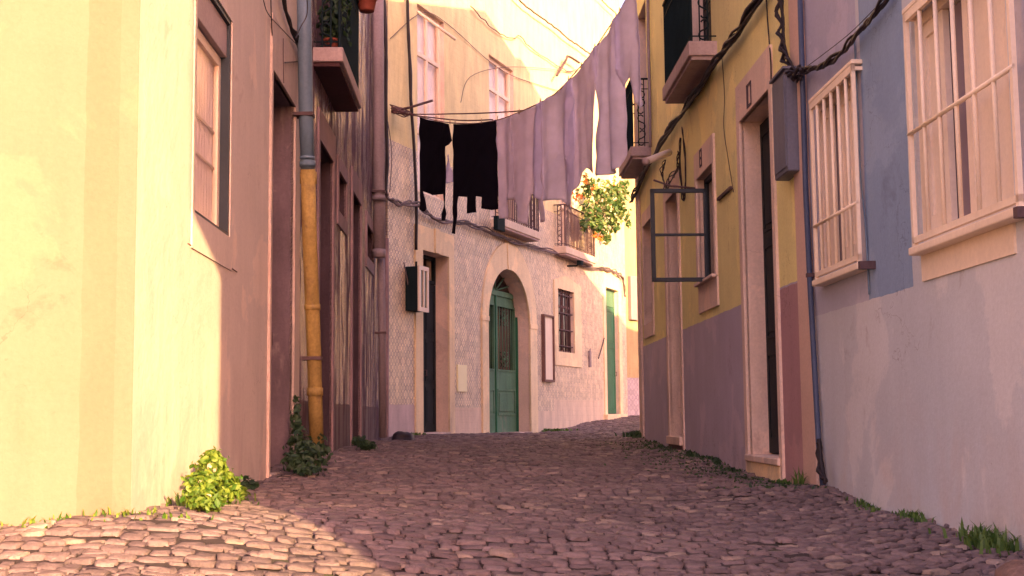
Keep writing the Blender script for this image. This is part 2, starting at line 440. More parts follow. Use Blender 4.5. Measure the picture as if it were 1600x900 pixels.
M['bluewall'] = surf('pale_grey_plaster', age=1.0, base=(.52, .55, .59), var=.06, fine=.06, streak=.03, bump=.22,
                     zones=[(-60, FR.U(1345, 250), zdB, 30, (.40, .41, .53)), (FR.U(1350, 250), FR.U(1421, 300), zdB, 30, (.24, .335, .48)),
                            (FR.U(1262, 250), FR.U(1350, 250), zdB, FR.Z(1330, 92), (.42, .43, .52)), (FR.U(1593, 200), 60, zdB, 30, (.42, .43, .52))],
                     stains=[((.50, .38, .34), 1.5, .5, .6, .4, 1.7), ((.36, .30, .31), 3, .54, .5, .4, 1.2), ((.25, .17, .14), 9, .55, .7, .35, .75)])
dz1 = FC.Z(735, 637)
M['tile'] = tile_mat('azulejo_tiles', .11, (.88, .73, .48), (.21, .14, .20), tilt=.25, rough=.45, fade=.3,
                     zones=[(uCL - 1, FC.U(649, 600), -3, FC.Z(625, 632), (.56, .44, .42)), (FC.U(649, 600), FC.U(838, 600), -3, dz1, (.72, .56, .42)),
                            (FC.U(838, 600), FC.U(865.5, 600), -3, FC.Z(850, 642), (.70, .56, .42)), (FC.U(865.5, 600), FC.U(946, 600), -3, FC.Z(900, 625), (.70, .56, .42)),
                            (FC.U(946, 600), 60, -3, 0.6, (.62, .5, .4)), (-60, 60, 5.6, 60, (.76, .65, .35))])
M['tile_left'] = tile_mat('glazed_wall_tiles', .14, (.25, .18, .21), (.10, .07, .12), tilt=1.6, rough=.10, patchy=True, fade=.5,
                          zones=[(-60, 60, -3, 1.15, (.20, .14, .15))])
M['tile_far'] = tile_mat('far_tiles', .14, (.50, .42, .42), (.24, .19, .27), tilt=.2, rough=.4, zones=[(-60, 60, 2.0, 60, (.40, .31, .16))])
M['green'] = surf('green_paint', (.025, .14, .07), rough=.5, var=.2, fine=.15, streak=.2, bump=.2, stains=[((.16, .17, .13), 5, .56, .7, .8, 2.4)])
M['green_pale'] = surf('faded_green_paint', (.085, .19, .11), rough=.6, var=.2, fine=.15, streak=.2, bump=.25, stains=[((.26, .25, .19), 4, .52, .7, .8, 2.4)])
M['darkdoor'] = surf('dark_paint', (.012, .018, .022), rough=.6, spec=.15, var=.3, fine=.2, streak=.2, bump=.2)
M['iron'] = surf('black_green_iron', (.010, .020, .024), rough=.75, spec=.08, var=.2, fine=.1, bump=.2)
M['iron_brown'] = surf('rusty_iron', (.09, .055, .06), rough=.7, var=.3, fine=.2, bump=.3)
M['slab'] = surf('balcony_stone', (.44, .34, .33), var=.15, fine=.12, streak=.1, bump=.35)
M['slab_cream'] = surf('balcony_cream_stone', (.64, .52, .40), var=.12, fine=.1, streak=.1, bump=.35)
M['cream_paint'] = surf('cream_paint', (.84, .70, .54), rough=.5, var=.06, fine=.05, streak=.05, bump=.12)
M['white_paint'] = surf('white_paint', (.82, .70, .58), rough=.5, var=.06, fine=.05, streak=.03, bump=.1)
M['teal_frame'] = surf('teal_frame', (.018, .03, .045), rough=.45, var=.15, fine=.1, bump=.1)
M['blind'] = surf('blind_box', (.40, .31, .31), rough=.6, var=.15, fine=.1, bump=.2)
M['curtain'] = cloth_mat('net_curtain', (.92, .82, .76), .0)
M['pipe_blue'] = surf('blue_grey_pipe', (.13, .20, .28), rough=.45, var=.12, fine=.1, streak=.1, bump=.15)
M['pipe_navy'] = surf('navy_pipe', (.05, .07, .13), rough=.5, var=.12, fine=.1, bump=.15)
M['pipe_yellow'] = surf('ochre_pipe', (.34, .235, .075), rough=.75, var=.3, fine=.2, streak=.3, bump=.2, stains=[((.12, .10, .06), 5, .54, .7, .5, 1.8), ((.20, .13, .07), 7, .56, .7, 0, None), ((.42, .32, .20), 11, .62, .8, 0, None)])
M['pipe_mauve'] = surf('mauve_pipe', (.27, .22, .24), rough=.6, var=.15, fine=.12, streak=.1, bump=.2)
M['cable'] = surf('black_cable', (.018, .014, .018), rough=.55, var=.3, fine=.1, bump=.1)
M['cable_grey'] = surf('grey_cable', (.16, .12, .12), rough=.7, var=.3, fine=.1, bump=.1)
M['rope'] = surf('brown_rope', (.16, .08, .08), rough=.9, var=.3, fine=.1, bump=.1)
M['peg'] = surf('wooden_peg', (.40, .28, .18), rough=.8)
M['cabinet'] = surf('cabinet_grey', (.11, .12, .165), rough=.55, var=.15, fine=.1, streak=.12, bump=.15, zones=[])
M['terracotta'] = surf('terracotta', (.22, .055, .035), rough=.8, var=.15, fine=.1, bump=.25)
M['paper'] = surf('cream_enamel', (.9, .84, .52), rough=.6, var=.05, fine=.03, bump=.05)
M['brown'] = surf('brown_wood', (.16, .085, .07), rough=.6, var=.2, fine=.15, bump=.2)
M['roof'] = surf('roof_tiles', (.30, .13, .08), rough=.9, var=.2, fine=.2, bump=.4)
M['glass'] = glass_mat('window_glass', (.85, .85, .85))
M['glass_dusty'] = glass_mat('dusty_glass', (.99, .98, .98), .25, .12, (.9, .8, .72))
M['glass_dark'] = glass_mat('dark_glass', (.15, .15, .18))
M['shaded_pane'] = surf('shaded_pane', (.22, .17, .20), rough=.15, var=.2, fine=.02, bump=.05, spec=.6)
M['digit'] = surf('dark_digit_paint', (.05, .025, .05), rough=.6, var=.05, bump=0)
M['lamp'] = surf('white_lamp_housing', (.62, .55, .52), rough=.5, var=.05, fine=.05, bump=.05)
M['stones'] = stone_mat('cobbles')
M['earth'] = surf('joint_earth', (.045, .034, .035), rough=1, var=.3, fine=.3, bump=.6, bscale=60, stains=[((.06, .075, .03), 2.0, .56, .8, 0, None)])
M['leaf_sun'] = leaf_mat('bright_leaves', (.045, .13, .012), (.19, .27, .03))
M['leaf_dark'] = leaf_mat('dark_leaves', (.015, .045, .022), (.05, .10, .045))
M['leaf_mid'] = leaf_mat('mid_leaves', (.03, .09, .02), (.12, .21, .05))
M['leaf_pale'] = leaf_mat('pale_leaves', (.05, .13, .03), (.34, .38, .13))
M['flower_orange'] = leaf_mat('orange_petals', (.65, .16, .03), (.8, .32, .06))
M['flower_pink'] = leaf_mat('pink_petals', (.72, .35, .28), (.85, .62, .45))
M['stem'] = surf('stem', (.10, .09, .04), rough=.8, bump=.1)
M['rock'] = surf('rock', (.17, .11, .09), rough=.9, var=.2, fine=.25, bump=.8, bscale=20)
M['cloth_black'] = cloth_mat('black_cloth', (.006, .005, .010), .0)
M['cloth_lilac'] = cloth_mat('lilac_cloth', (.86, .82, .96), .6)
M['cloth_rose'] = cloth_mat('rose_grey_cloth', (.84, .77, .88), .6)
M['cloth_pale'] = cloth_mat('pale_lilac_cloth', (.88, .82, .94), .6)

# ------------------------------------------------------------------ ground and cobbles
def sheet():
    xs = np.concatenate([np.linspace(-140, -9, 12), np.linspace(-8, 14, 150), np.linspace(15, 140, 12)])
    ys = np.concatenate([np.linspace(-120, -7, 10), np.linspace(-6, 44, 330), np.linspace(46, 200, 12)])
    X, Y = np.meshgrid(xs, ys)
    Zg = np.clip(G(X, Y), -3, 2.2)
    sand = np.sin(X * 3.1 + 1.3 * np.sin(Y * 2.3)) * np.sin(Y * 2.7 + 1.1 * np.sin(X * 1.9)) + .5 * np.sin(X * 7 + Y * 5) * np.sin(Y * 6 - X * 3)
    V = np.stack([X, Y, Zg - 0.0135 + .007 * np.clip(sand, -1, 1)], -1).reshape(-1, 3)
    nx, ny = len(xs), len(ys)
    i = np.arange(ny - 1)[:, None] * nx + np.arange(nx - 1)[None]
    F = np.stack([i, i + 1, i + 1 + nx, i + nx], -1).reshape(-1, 4)
    me = bpy.data.meshes.new('ground'); me.from_pydata(V.tolist(), [], F.tolist()); me.materials.append(M['earth'])
    me.polygons.foreach_set('use_smooth', [True] * len(F))
    o = bpy.data.objects.new('ground', me); col.objects.link(o); tag(o, kind='structure')
sheet()

def xl(y): return -LW + dv[0] * y
def xr(y): return RW + dv[0] * y
def inside_street(x, y, mgn=.06):
    if y < 20.2:
        if x > xr(y) + mgn and y > -0.55: return False
    if y > 20.0:
        p = Vector((x, y, 0)) - FC.o
        if p.dot(FC.out) < -mgn and p.dot(FC.d) < uCR: return False
        q = Vector((x, y, 0)) - FD.o
        if p.dot(FC.d) >= uCR and q.dot(FD.out) < -mgn: return False
    else:
        if y > cA.y and x < xl(y) - mgn: return False
        if y <= cA.y and (Vector((x, y, 0)) - FA.o).dot(FA.out) < -mgn and x < xl(y) - mgn: return False
        if y > 19 and (Vector((x, y, 0)) - FC.o).dot(FC.out) < -mgn: return False
    return True
def stones():
    cx, cy, hw, hd, an = [], [], [], [], []
    y = -1.5
    while y < 41:
        d = random.uniform(.058, .082) * (1 if y < 22 else 1.5)
        x = -5.5 if y < 6 else -3.0
        xmax = 3.2 if y < 20.5 else 11
        x += random.random() * .2
        ph = random.uniform(0, 6)
        while x < xmax:
            w = random.uniform(.066, .125) * (1 if y < 22 else 1.4)
            if random.random() < .12: w *= 1.35
            xm = x + w / 2
            wy = y + .10 * math.sin(xm * 1.7 + y * .15) + (.42 * (xm - .6) ** 2 if xm > .6 else 0) * (1 if y < 21 else 0) + .03 * math.sin(xm * 5 + ph) - .10 * (xm + 1) * (1 if xm < -.2 and y < 8 else 0)
            sl = (.84 * (xm - .6) if xm > .6 and y < 21 else 0) + .17 * math.cos(xm * 1.7 + y * .15)
            if inside_street(xm, wy):
                cx.append(xm); cy.append(wy + random.uniform(-.012, .012)); hw.append(w / 2 - random.uniform(.001, .007)); hd.append(d / 2 - random.uniform(.0, .006))
                an.append(math.atan(sl) + random.gauss(0, .10))
            x += w
        y += d
    n = len(cx)
    cx, cy, hw, hd, an = map(np.array, (cx, cy, hw, hd, an))
    K = 6
    tt = np.array([-1, -.955, -.5, .5, .955, 1.0])
    A, B = np.meshgrid(tt, tt)
    A = A.ravel(); B = B.ravel()
    edge = np.maximum(abs(A), abs(B))
    corner = (abs(A) > .8) & (abs(B) > .8)
    a = A[None] * hw[:, None] * np.where(corner, .90, 1); b = B[None] * hd[:, None] * np.where(corner, .90, 1)
    # irregular outlines
    a = a + rng.normal(0, .0035, (n, 36)) * (edge > .8); b = b + rng.normal(0, .0035, (n, 36)) * (edge > .8)
    ca, sa = np.cos(an)[:, None], np.sin(an)[:, None]
    x = cx[:, None] + a * ca - b * sa; yy = cy[:, None] + a * sa + b * ca
    drop = np.where(edge > .97, -.018, np.where(edge > .8, -.002, .0005))
    tx = rng.normal(0, .04, n)[:, None]; ty = rng.normal(0, .065, n)[:, None]
    hh = rng.normal(0, .005, n)[:, None]
    z = G(x, yy) + drop[None] + tx * a + ty * b + hh + rng.normal(0, .0018, (n, 36))
    V = np.stack([x, yy, z], -1).reshape(-1, 3)
    q = []
    for j in range(5):
        for i in range(5): q.append((j * 6 + i, j * 6 + i + 1, (j + 1) * 6 + i + 1, (j + 1) * 6 + i))
    q = np.array(q)
    F = (q[None] + (np.arange(n) * 36)[:, None, None]).reshape(-1, 4)
    me = bpy.data.meshes.new('cobbled_street')
    me.vertices.add(len(V)); me.vertices.foreach_set('co', V.ravel())
    me.loops.add(len(F) * 4); me.loops.foreach_set('vertex_index', F.ravel())
    me.polygons.add(len(F)); me.polygons.foreach_set('loop_start', np.arange(len(F)) * 4); me.polygons.foreach_set('loop_total', np.full(len(F), 4))
    me.polygons.foreach_set('use_smooth', np.ones(len(F), bool))
    me.update(); me.validate()
    at = me.attributes.new('rnd', 'FLOAT', 'FACE'); at.data.foreach_set('value', np.repeat(rng.random(n), 25))
    me.materials.append(M['stones'])
    o = bpy.data.objects.new('cobbled_street', me); col.objects.link(o); tag(o, kind='structure')
    print('stones', n)
stones()

# ------------------------------------------------------------------ building pieces
H = 10.45
def rc(u0, u1, z0, z1): return [(u0, z0), (u1, z0), (u1, z1), (u0, z1)]
def hole(fr, pl, pr, ptop, pbot, ym=None):
    """opening from pixels: left x, right x at height ym, a pixel on the top edge, one on the bottom edge"""
    ym = ym or (ptop[1] + pbot[1]) / 2
    return fr.U(pl, ym), fr.U(pr, ym), fr.Z(*pbot), fr.Z(*ptop)

def body(parent, fr, pts, z1, skip=(0,)):
    """closing walls and flat roof in local coordinates from a world footprint"""
    L = [((p - fr.o).dot(fr.d), (p - fr.o).dot(fr.out)) for p in (Vector((a, b, 0)) for a, b in pts)]
    mb = MB(); n = len(L)
    for i in range(n):
        if i in skip: continue
        (a, b), (c, d) = L[i], L[(i + 1) % n]
        mb.add([(a, -b, -1.2), (c, -d, -1.2), (c, -d, z1), (a, -b, z1)], [(0, 1, 2, 3)])
    mb.build('side_walls', M['cream'] if parent.name == 'tan_house' else M['stone'], parent)
    mr = MB(); mr.add([(a, -b, z1) for a, b in L] + [(a, -b, z1 + .25) for a, b in L], [tuple(range(n))[::-1], tuple(range(n, 2 * n))] + [(i, (i + 1) % n, (i + 1) % n + n, i + n) for i in range(n)])
    mr.build('roof', M['roof'], parent)

def surround(parent, o, l, r, t, b, n=.025, mat='stone', back=-.02, name='surround'):
    u0, u1, z0, z1 = o
    if b > 0: mb = MB().slab(rc(u0 - l, u1 + r, z0 - b, z1 + t), [rc(u0, u1, z0, z1)], n, back)
    else: mb = MB().slab([(u0 - l, z0 - .4), (u0, z0 - .4), (u0, z1), (u1, z1), (u1, z0 - .4), (u1 + r, z0 - .4), (u1 + r, z1 + t), (u0 - l, z1 + t)], [], n, back)
    return mb.build(name, M[mat], parent, bevel=.006)

def panel_door(parent, o, n, mat='darkdoor', leaves=2, name='door', handle=True, glazed=False):
    u0, u1, z0, z1 = o; w = (u1 - u0) / leaves
    d = None
    for k in range(leaves):
        a, b = u0 + k * w + .004, u0 + (k + 1) * w - .004
        mb = MB()
        mb.box(a, b, n - .05, n, z0 + .01, z1 - .01)
        h = z1 - z0; st = min(.09, w * .2)
        for (f0, f1) in ((.04, .30), (.34, .62), (.66, .96)):
            mb.slab(rc(a + st, b - st, z0 + h * f0, z0 + h * f1), [rc(a + st + .03, b - st - .03, z0 + h * f0 + .03, z0 + h * f1 - .03)], n + .012, n - .002)
            mb.box(a + st + .06, b - st - .06, n - .002, n + .01, z0 + h * f0 + .06, z0 + h * f1 - .06)
        d = mb.build(name, M[mat], parent, bevel=.003)
    if handle:
        uh = (u0 + u1) / 2 + .05 if leaves == 2 else u1 - .08
        mh = MB().tube([(uh, n, z0 + 1.0), (uh, n + .05, z0 + 1.0), (uh, n + .05, z0 + 1.1), (uh, n, z0 + 1.1)], .009, 6, local=True)
        mh.build('handle', M['iron_brown'], d)
    return d

def scroll(mb, c, axis, size, flip=1, r=.007):
    """S-shaped iron scroll; c=(u,n,z) centre, axis 'u' or 'n' for its width direction"""
    pts = []
    for k in range(25):
        t = -1 + 2 * k / 24
        ang = t * 4.2
        rad = size * .26 * (1 - abs(t) * .55)
        sgn = 1 if t > 0 else -1
        cz = size * .27 * sgn
        a = rad * math.sin(ang) * flip; b = cz - rad * math.cos(ang) * sgn
        pts.append((c[0] + (a if axis == 'u' else 0), c[1] + (a if axis == 'n' else 0), c[2] + b))
    mb.tube(pts, r, 5, local=True, cap=False)

def balcony(parent, u0, u1, proj, ztop, th=.15, rail=1.0, slabm='slab', railm='iron', step=.085, n0=0.0, bar=.0085, under='slab'):
    s = MB()
    s.box(u0, u1, n0 - .05, proj, ztop - th, ztop)
    so = s.build('balcony', M[slabm], parent, bevel=.012)
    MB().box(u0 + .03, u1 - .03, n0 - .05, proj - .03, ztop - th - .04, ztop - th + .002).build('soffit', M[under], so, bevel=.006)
    r = MB(); a, b, f = u0 + .04, u1 - .04, proj - .04
    zt = ztop + rail
    for z in (ztop + .06, zt - .14):
        r.box(a, b, f - .008, f + .008, z - .006, z + .006); r.box(a - .006, a + .006, n0, f, z - .006, z + .006); r.box(b - .006, b + .006, n0, f, z - .006, z + .006)
    r.box(a - .02, b + .02, f - .022, f + .022, zt, zt + .02); r.box(a - .022, a + .022, n0, f, zt, zt + .02); r.box(b - .022, b + .022, n0, f, zt, zt + .02)
    k = int((b - a) / step)
    for i in range(k + 1):
        u = a + (b - a) * i / k
        r.tube([(u, f, ztop), (u, f, zt)], bar * (1.5 if i in (0, k) else 1), 6, local=True, cap=False)
        if i < k and i % 2 == 0:
            scroll(r, (u + (b - a) / k, f, zt - .07), 'u', .11, 1, .005)
    for uu in (a, b):
        for i in range(1, 3):
            n = n0 + (f - n0) * i / 3
            r.tube([(uu, n, ztop), (uu, n, zt)], bar, 6, local=True, cap=False)
        for j in range(4):
            scroll(r, (uu, n0 + (f - n0) * .5, ztop + .13 + j * .235), 'n', .25, 1 if j % 2 else -1, .009)
    r.build('railing', M[railm], so)
    return so

def sash_window(parent, o, n, fm='white_paint', curtain=True, gm='glass', mull=1, rails=(.72,), fw_=.05):
    u0, u1, z0, z1 = o
    holes = []; w = (u1 - u0 - fw_) / (mull + 1); zs = [z0] + [z0 + (z1 - z0) * f for f in rails] + [z1]
    for i in range(mull + 1):
        for j in range(len(zs) - 1):
            holes.append(rc(u0 + fw_ + i * w, u0 + i * w + w, zs[j] + fw_, zs[j + 1] - (fw_ if j == len(zs) - 2 else 0)))
    f = MB().slab(rc(u0, u1, z0, z1), holes, n, n - .05, close=True).build('window', M[fm], parent, bevel=.004)
    MB().box(u0 + .01, u1 - .01, n - .030, n - .024, z0 + .01, z1 - .01).build('pane', M[gm], f)
    if curtain:
        c = MB(); kk = 40
        vs_ = []
        for i in range(kk + 1):
            u = u0 + (u1 - u0) * i / kk
            for z in (z0, z1): vs_.append((u, -(n - .11 + .02 * math.sin(i * 1.9)), z))
        c.add(vs_, [(2 * i, 2 * i + 2, 2 * i + 3, 2 * i + 1) for i in range(kk)], 0, True)
        c.build('curtain', M['curtain'], f)
    return f

# ================================================================== LEFT: tan house
tanh = empty('tan_house', FL, 'tan plastered house on the left whose cream end wall stands in full sun', 'house')
uT = FL.U(469, 400)            # boundary with the tiled row
w1 = hole(FL, 304, 359.5, (350, 16), (335, 355), 200)
d1 = (FL.U(422, 300), FL.U(458, 300), -.2, (FL.Z(423, 108) + FL.Z(457, 163)) / 2)
mb = MB().slab(rc(cornerA_u, uT, -1.2, H), [rc(*w1), rc(*d1)], 0, -.30, mf=0, mh=1)
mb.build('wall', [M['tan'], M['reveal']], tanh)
# sunny end wall, placed in the same local frame
def conv(fr_from, fr_to, u, n, z):
    p = fr_from.w(u, n, z); q = p - fr_to.o
    return q.dot(fr_to.d), q.dot(fr_to.out), z
endw = MB().slab(rc(-7, 0, -1.2, H), [], 0, -.02).build('end_wall', M['cream'], tanh)
endw.location = (Vector(((cA - FL.o).dot(FL.d), -(cA - FL.o).dot(FL.out), 0)))
endw.rotation_euler = (0, 0, FA.ang - FL.ang)
pA = FA.w(-7, 0, 0); e1 = FL.w(uT, 0, 0); e2 = FL.w(uT, -7, 0)
body(tanh, FL, [(cA.x, cA.y), (e1.x, e1.y), (e2.x, e2.y), (pA.x - 1, pA.y + 2), (pA.x, pA.y)], H, skip=(0, 4))
# window with blind box
u0, u1, z0, z1 = w1
sr = MB().slab(rc(u0 - .05, u1 + .07, z0 - .20, z1 + .12), [rc(u0, u1, z0, z1)], .008, -.01).build('window_surround', M['tan'], tanh, bevel=.008)
ow = MB().slab(rc(u0, u1, z0, z1), [rc(u0 + .02, u1 - .035, z0 + .02, z1 - .03)], -.0, -.10).build('window', M['teal_frame'], tanh, bevel=.003)
MB().box(u0 + .02, u1 - .035, -.10, -.02, z1 - .24, z1 - .032).build('blind_box', M['blind'], ow, bevel=.005)
zi = z1 - .25
fr1 = MB().slab(rc(u0 + .02, u1 - .036, z0 + .02, zi), [rc(u0 + .06, u1 - .10, z0 + .06, zi - .06)], -.055, -.085).build('sash', M['cream_paint'], ow, bevel=.004)
MB().box(u0 + .03, u1 - .05, -.070, -.066, z0 + .03, zi - .02).build('pane', M['glass_dusty'], ow)
mc = MB(); vs_ = []
for i in range(61):
    u = u0 + .03 + (u1 - u0 - .09) * i / 60
    for j in range(9): vs_.append((u, .095 + .012 * math.sin(i * 1.3 + j * .25), z0 + .03 + (zi - z0 - .05) * j / 8))
mc.add(vs_, [(9 * i + j, 9 * i + 9 + j, 9 * i + 10 + j, 9 * i + 1 + j) for i in range(60) for j in range(8)], 0, True)
mc.build('curtain', M['curtain'], ow)
for zz in (.36, .56):
    MB().box(u0 + .03, u1 - .05, -.082, -.072, z0 + (zi - z0) * zz, z0 + (zi - z0) * zz + .015).build('curtain_rail', M['cream_paint'], ow)
# crack under the surround
ck = MB(); pth = [FL.at(px, py) for px, py in ((293, 380), (305, 388), (318, 398), (334, 406), (349, 415), (358, 417), (370, 425))]
ck.tube([(u, .002, z) for u, z in pth], [.003, .006, .004, .006, .005, .006, .003], 5, local=True); ck.build('crack', M['brown'], tanh)
# doorway
surround(tanh, d1, .06, .05, .42, 0, .02, 'stone', name='door_surround')
dd = (d1[0] + .02, d1[1] - .02, FL.Z(430, 738), d1[3])
panel_door(tanh, dd, -.20, 'brown', 1)
MB().box(d1[0] - .02, d1[1] + .02, -.3, .03, -.3, FL.Z(440, 735)).build('door_step', M['stone'], tanh, bevel=.01)

# ================================================================== LEFT: tiled row
tileh = empty('tiled_row_house', FL, 'house clad in worn glazed tiles on the left with an iron balcony high up', 'house')
d2 = (FL.U(497.5, 300), FL.U(519, 300), -.2, (FL.Z(498, 217) + FL.Z(517, 251)) / 2)
wa = (FL.U(527.5, 300), FL.U(540, 300), FL.Z(533, 337), FL.Z(529, 268))
d3 = (FL.U(549.5, 400), FL.U(562.5, 400), -.2, FL.Z(551, 300))
wb = (FL.U(572, 380), FL.U(582, 380), FL.Z(576, 405), FL.Z(574, 352))
wc = (FL.U(586, 420), FL.U(594, 420), -.2, FL.Z(588, 350))
bd = (FL.U(494, 60), FL.U(516, 60), FL.Z(497, 88, 0) , FL.Z(500, 86) + 2.4)
hs = [rc(*d2), rc(*wa), rc(*d3), rc(*wb), rc(*bd)]
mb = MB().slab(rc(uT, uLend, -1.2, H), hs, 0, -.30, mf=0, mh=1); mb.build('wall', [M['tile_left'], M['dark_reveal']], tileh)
e1 = FL.w(uT, 0, 0); e2 = FL.w(uLend, 0, 0); e3 = FL.w(uLend, -7, 0); e4 = FL.w(uT, -7, 0)
body(tileh, FL, [(e1.x, e1.y), (e2.x, e2.y), (e3.x, e3.y), (e4.x, e4.y)], H)
surround(tileh, d2, .10, .12, .30, 0, .02, 'mauve_stone', name='door_surround'); surround(tileh, d3, .12, .12, .28, 0, .02, 'mauve_stone', name='door_surround')
surround(tileh, wa, .10, .10, .16, .16, .02, 'mauve_stone', name='window_surround'); surround(tileh, wb, .12, .12, .16, .16, .02, 'mauve_stone', name='window_surround')
panel_door(tileh, (d2[0], d2[1], .62, d2[3]), -.22, 'brown', 1); panel_door(tileh, (d3[0], d3[1], .62, d3[3]), -.22, 'brown', 1)
sash_window(tileh, wa, -.12, 'brown', False, 'glass_dark'); sash_window(tileh, wb, -.12, 'brown', False, 'glass_dark')
MB().box(uLend - .55, uLend, 0, .05, -.5, FL.Z(597, 362)).build('corner_pier', M['mauve_stone'], tileh, bevel=.01)
panel_door(tileh, bd, -.15, 'darkdoor', 2)
PB = .28
zb = FL.Z(487, 97)
bu0 = FL.U(536, 85, PB); bu1 = FL.U(565, 150, PB); bz = FL.Z(536, 73, PB)
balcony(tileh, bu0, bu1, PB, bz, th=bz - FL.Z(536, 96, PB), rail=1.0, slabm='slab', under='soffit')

# drain pipes, each on its own wall
def pipe(parent, fr, pts, n, r, mat, name='drain_pipe', bands=()):
    P = [fr.at(px, py, n) for px, py in pts]
    mb = MB().tube([(u, n, z) for u, z in P], r, 14, local=True)
    for px, py, k, hgt in bands:
        u, z = fr.at(px, py, n); mb.tube([(u, n, z - hgt / 2), (u, n, z + hgt / 2)], r * k, 14, local=True)
    o = mb.build(name, M[mat], parent)
    cl = MB()
    u, z = fr.at(*pts[len(pts) // 2], n); cl.box(u - r * 1.15, u + r * 1.15, 0, n + r * 1.1, z - .015, z + .015); cl.build('pipe_clamp', M['iron_brown'], o)
    return o
pn = .10
pipe(tanh, FL, [(474, -60), (476, 60), (478, 180), (481, 264)], pn, .060, 'pipe_blue', bands=[(480.5, 256, 1.12, .05), (480, 247, 1.08, .02)])
pipe(tanh, FL, [(481, 264), (484, 380), (488, 480), (491, 560), (493, 640), (495, 700)], pn, .062, 'pipe_yellow', bands=[(482, 278, 1.15, .10), (488, 480, 1.12, .05), (492, 612, 1.14, .07), (492, 560, 1.06, .02)])
pipe(tileh, FL, [(590, -60), (591, 150), (592, 300), (592.5, 402)], .10, .085, 'pipe_mauve', bands=[(592, 396, 1.12, .12), (591.5, 310, 1.12, .06)])
pipe(tileh, FL, [(595, 400), (597, 520), (598, 684)], .10, .055, 'pipe_mauve')

# ================================================================== tiled house closing the view
arch = empty('arched_door_house', FC, 'tiled house closing the lane, with a green arched double door', 'house')
uR = FC.U(979, 540)
dl = (FC.U(659, 520), FC.U(700, 520), -.6, (FC.Z(660, 390) + FC.Z(698, 402)) / 2)
uA0, uA1 = FC.U(762, 600), FC.U(827.5, 600)
zsp = FC.Z(795, 505); za = FC.Z(795, 421)
def arch_poly(u0, u1, z0, zs, zt, k=20):
    c = (u0 + u1) / 2; a = (u1 - u0) / 2
    return [(u0, z0), (u1, z0)] + [(c + a * math.cos(t * math.pi / k), zs + (zt - zs) * math.sin(t * math.pi / k)) for t in range(k + 1)]
ah = arch_poly(uA0, uA1, -.6, zsp, za)
wg = (FC.U(870.5, 500), FC.U(896, 500), (FC.Z(873, 549) + FC.Z(894, 552)) / 2, (FC.Z(872, 451) + FC.Z(895, 457)) / 2)
dr = (FC.U(946.5, 550), FC.U(966.5, 550), FC.Z(955, 647), (FC.Z(947, 449) + FC.Z(965, 455)) / 2)
b1u = (FC.U(789, 360, .3), FC.U(845, 372, .3)); b1z = FC.Z(789, 341, .3)
b2u = (FC.U(885, 390, .3), FC.U(932, 403, .3)); b2z = FC.Z(885, 384, .3)
# upper balcony doors
w1u = (FC.U(652, 100), FC.U(694, 100), b1z, (FC.Z(654, 6) + FC.Z(692, 34)) / 2)
w2u = (FC.U(764, 120), FC.U(802, 120), b1z, (FC.Z(765, 86) + FC.Z(800, 109)) / 2)
cc2 = (b2u[0] + b2u[1]) / 2; hw2 = (w2u[1] - w2u[0]) / 2
w3u = (cc2 - hw2, cc2 + hw2, b2z, w2u[3])
HC = 14.5
mb = MB().slab(rc(uCL, uR, -.9, HC), [rc(*dl), ah, rc(*wg), rc(*dr), rc(*w1u), rc(*w2u), rc(*w3u)], 0, -.42, mf=0, mh=1)
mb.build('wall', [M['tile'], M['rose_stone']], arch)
f1 = FC.w(uCL, 0, 0); f2 = FC.w(uR, 0, 0); f3 = FC.w(uR, -7, 0); f4 = FC.w(uCL, -7, 0)
body(arch, FC, [(f1.x, f1.y), (f2.x, f2.y), (f3.x, f3.y), (f4.x, f4.y)], HC)
# left door
MB().slab([(dl[0] - .30, -.9), (dl[0], -.9), (dl[0], dl[3]), (dl[1], dl[3]), (dl[1], -.9), (dl[1] + .24, -.9), (dl[1] + .24, dl[3] + .42), (dl[0] - .30, dl[3] + .42)], [], .03, -.02).build('door_surround', M['cream_stone'], arch, bevel=.008)
MB().box((dl[0] + dl[1]) / 2 - .09, (dl[0] + dl[1]) / 2 + .09, .02, .06, dl[3] + .002, dl[3] + .44).build('keystone', M['cream_stone'], arch, bevel=.008)
zd = FC.Z(670, 676)
dob = panel_door(arch, (dl[0], dl[1], zd, dl[3] - .5), -.24, 'darkdoor', 2)
MB().slab(rc(dl[0], dl[1], dl[3] - .5, dl[3]), [rc(dl[0] + .06, (dl[0] + dl[1]) / 2 - .03, dl[3] - .44, dl[3] - .06), rc((dl[0] + dl[1]) / 2 + .03, dl[1] - .06, dl[3] - .44, dl[3] - .06)], -.24, -.30).build('transom_light', M['darkdoor'], arch, bevel=.004)
MB().box(dl[0], dl[1], -.42, .05, -.9, zd).build('door_step', M['stone'], arch, bevel=.012)
# arch surround
u0o, u1o = FC.U(752, 600), FC.U(838, 600)
zo = FC.Z(793, 379)
outer = arch_poly(u0o, u1o, -.9, zsp, zo)
inner = list(reversed(arch_poly(uA0, uA1, -.9, zsp, za)[2:]))   # from left spring up over to right
ring = [(u0o, -.9)] + [(uA0, -.9)] + list(reversed([(p[0], p[1]) for p in arch_poly(uA0, uA1, -.9, zsp, za)[2:]])) + [(uA1, -.9), (u1o, -.9)] + arch_poly(u0o, u1o, -.9, zsp, zo)[2:]
MB().slab(ring, [], .035, -.02).build('arch_surround', M['cream_stone'], arch, bevel=.01)
jn = MB(); c_ = (uA0 + uA1) / 2
for t in (90,):
    jn.slab([(c_ - .13, za - .02), (c_ + .13, za - .02), (c_ + .19, zo + .03), (c_ - .19, zo + .03)], [], .055, 0)
jn.build('keystone', M['cream_stone'], arch, bevel=.008)
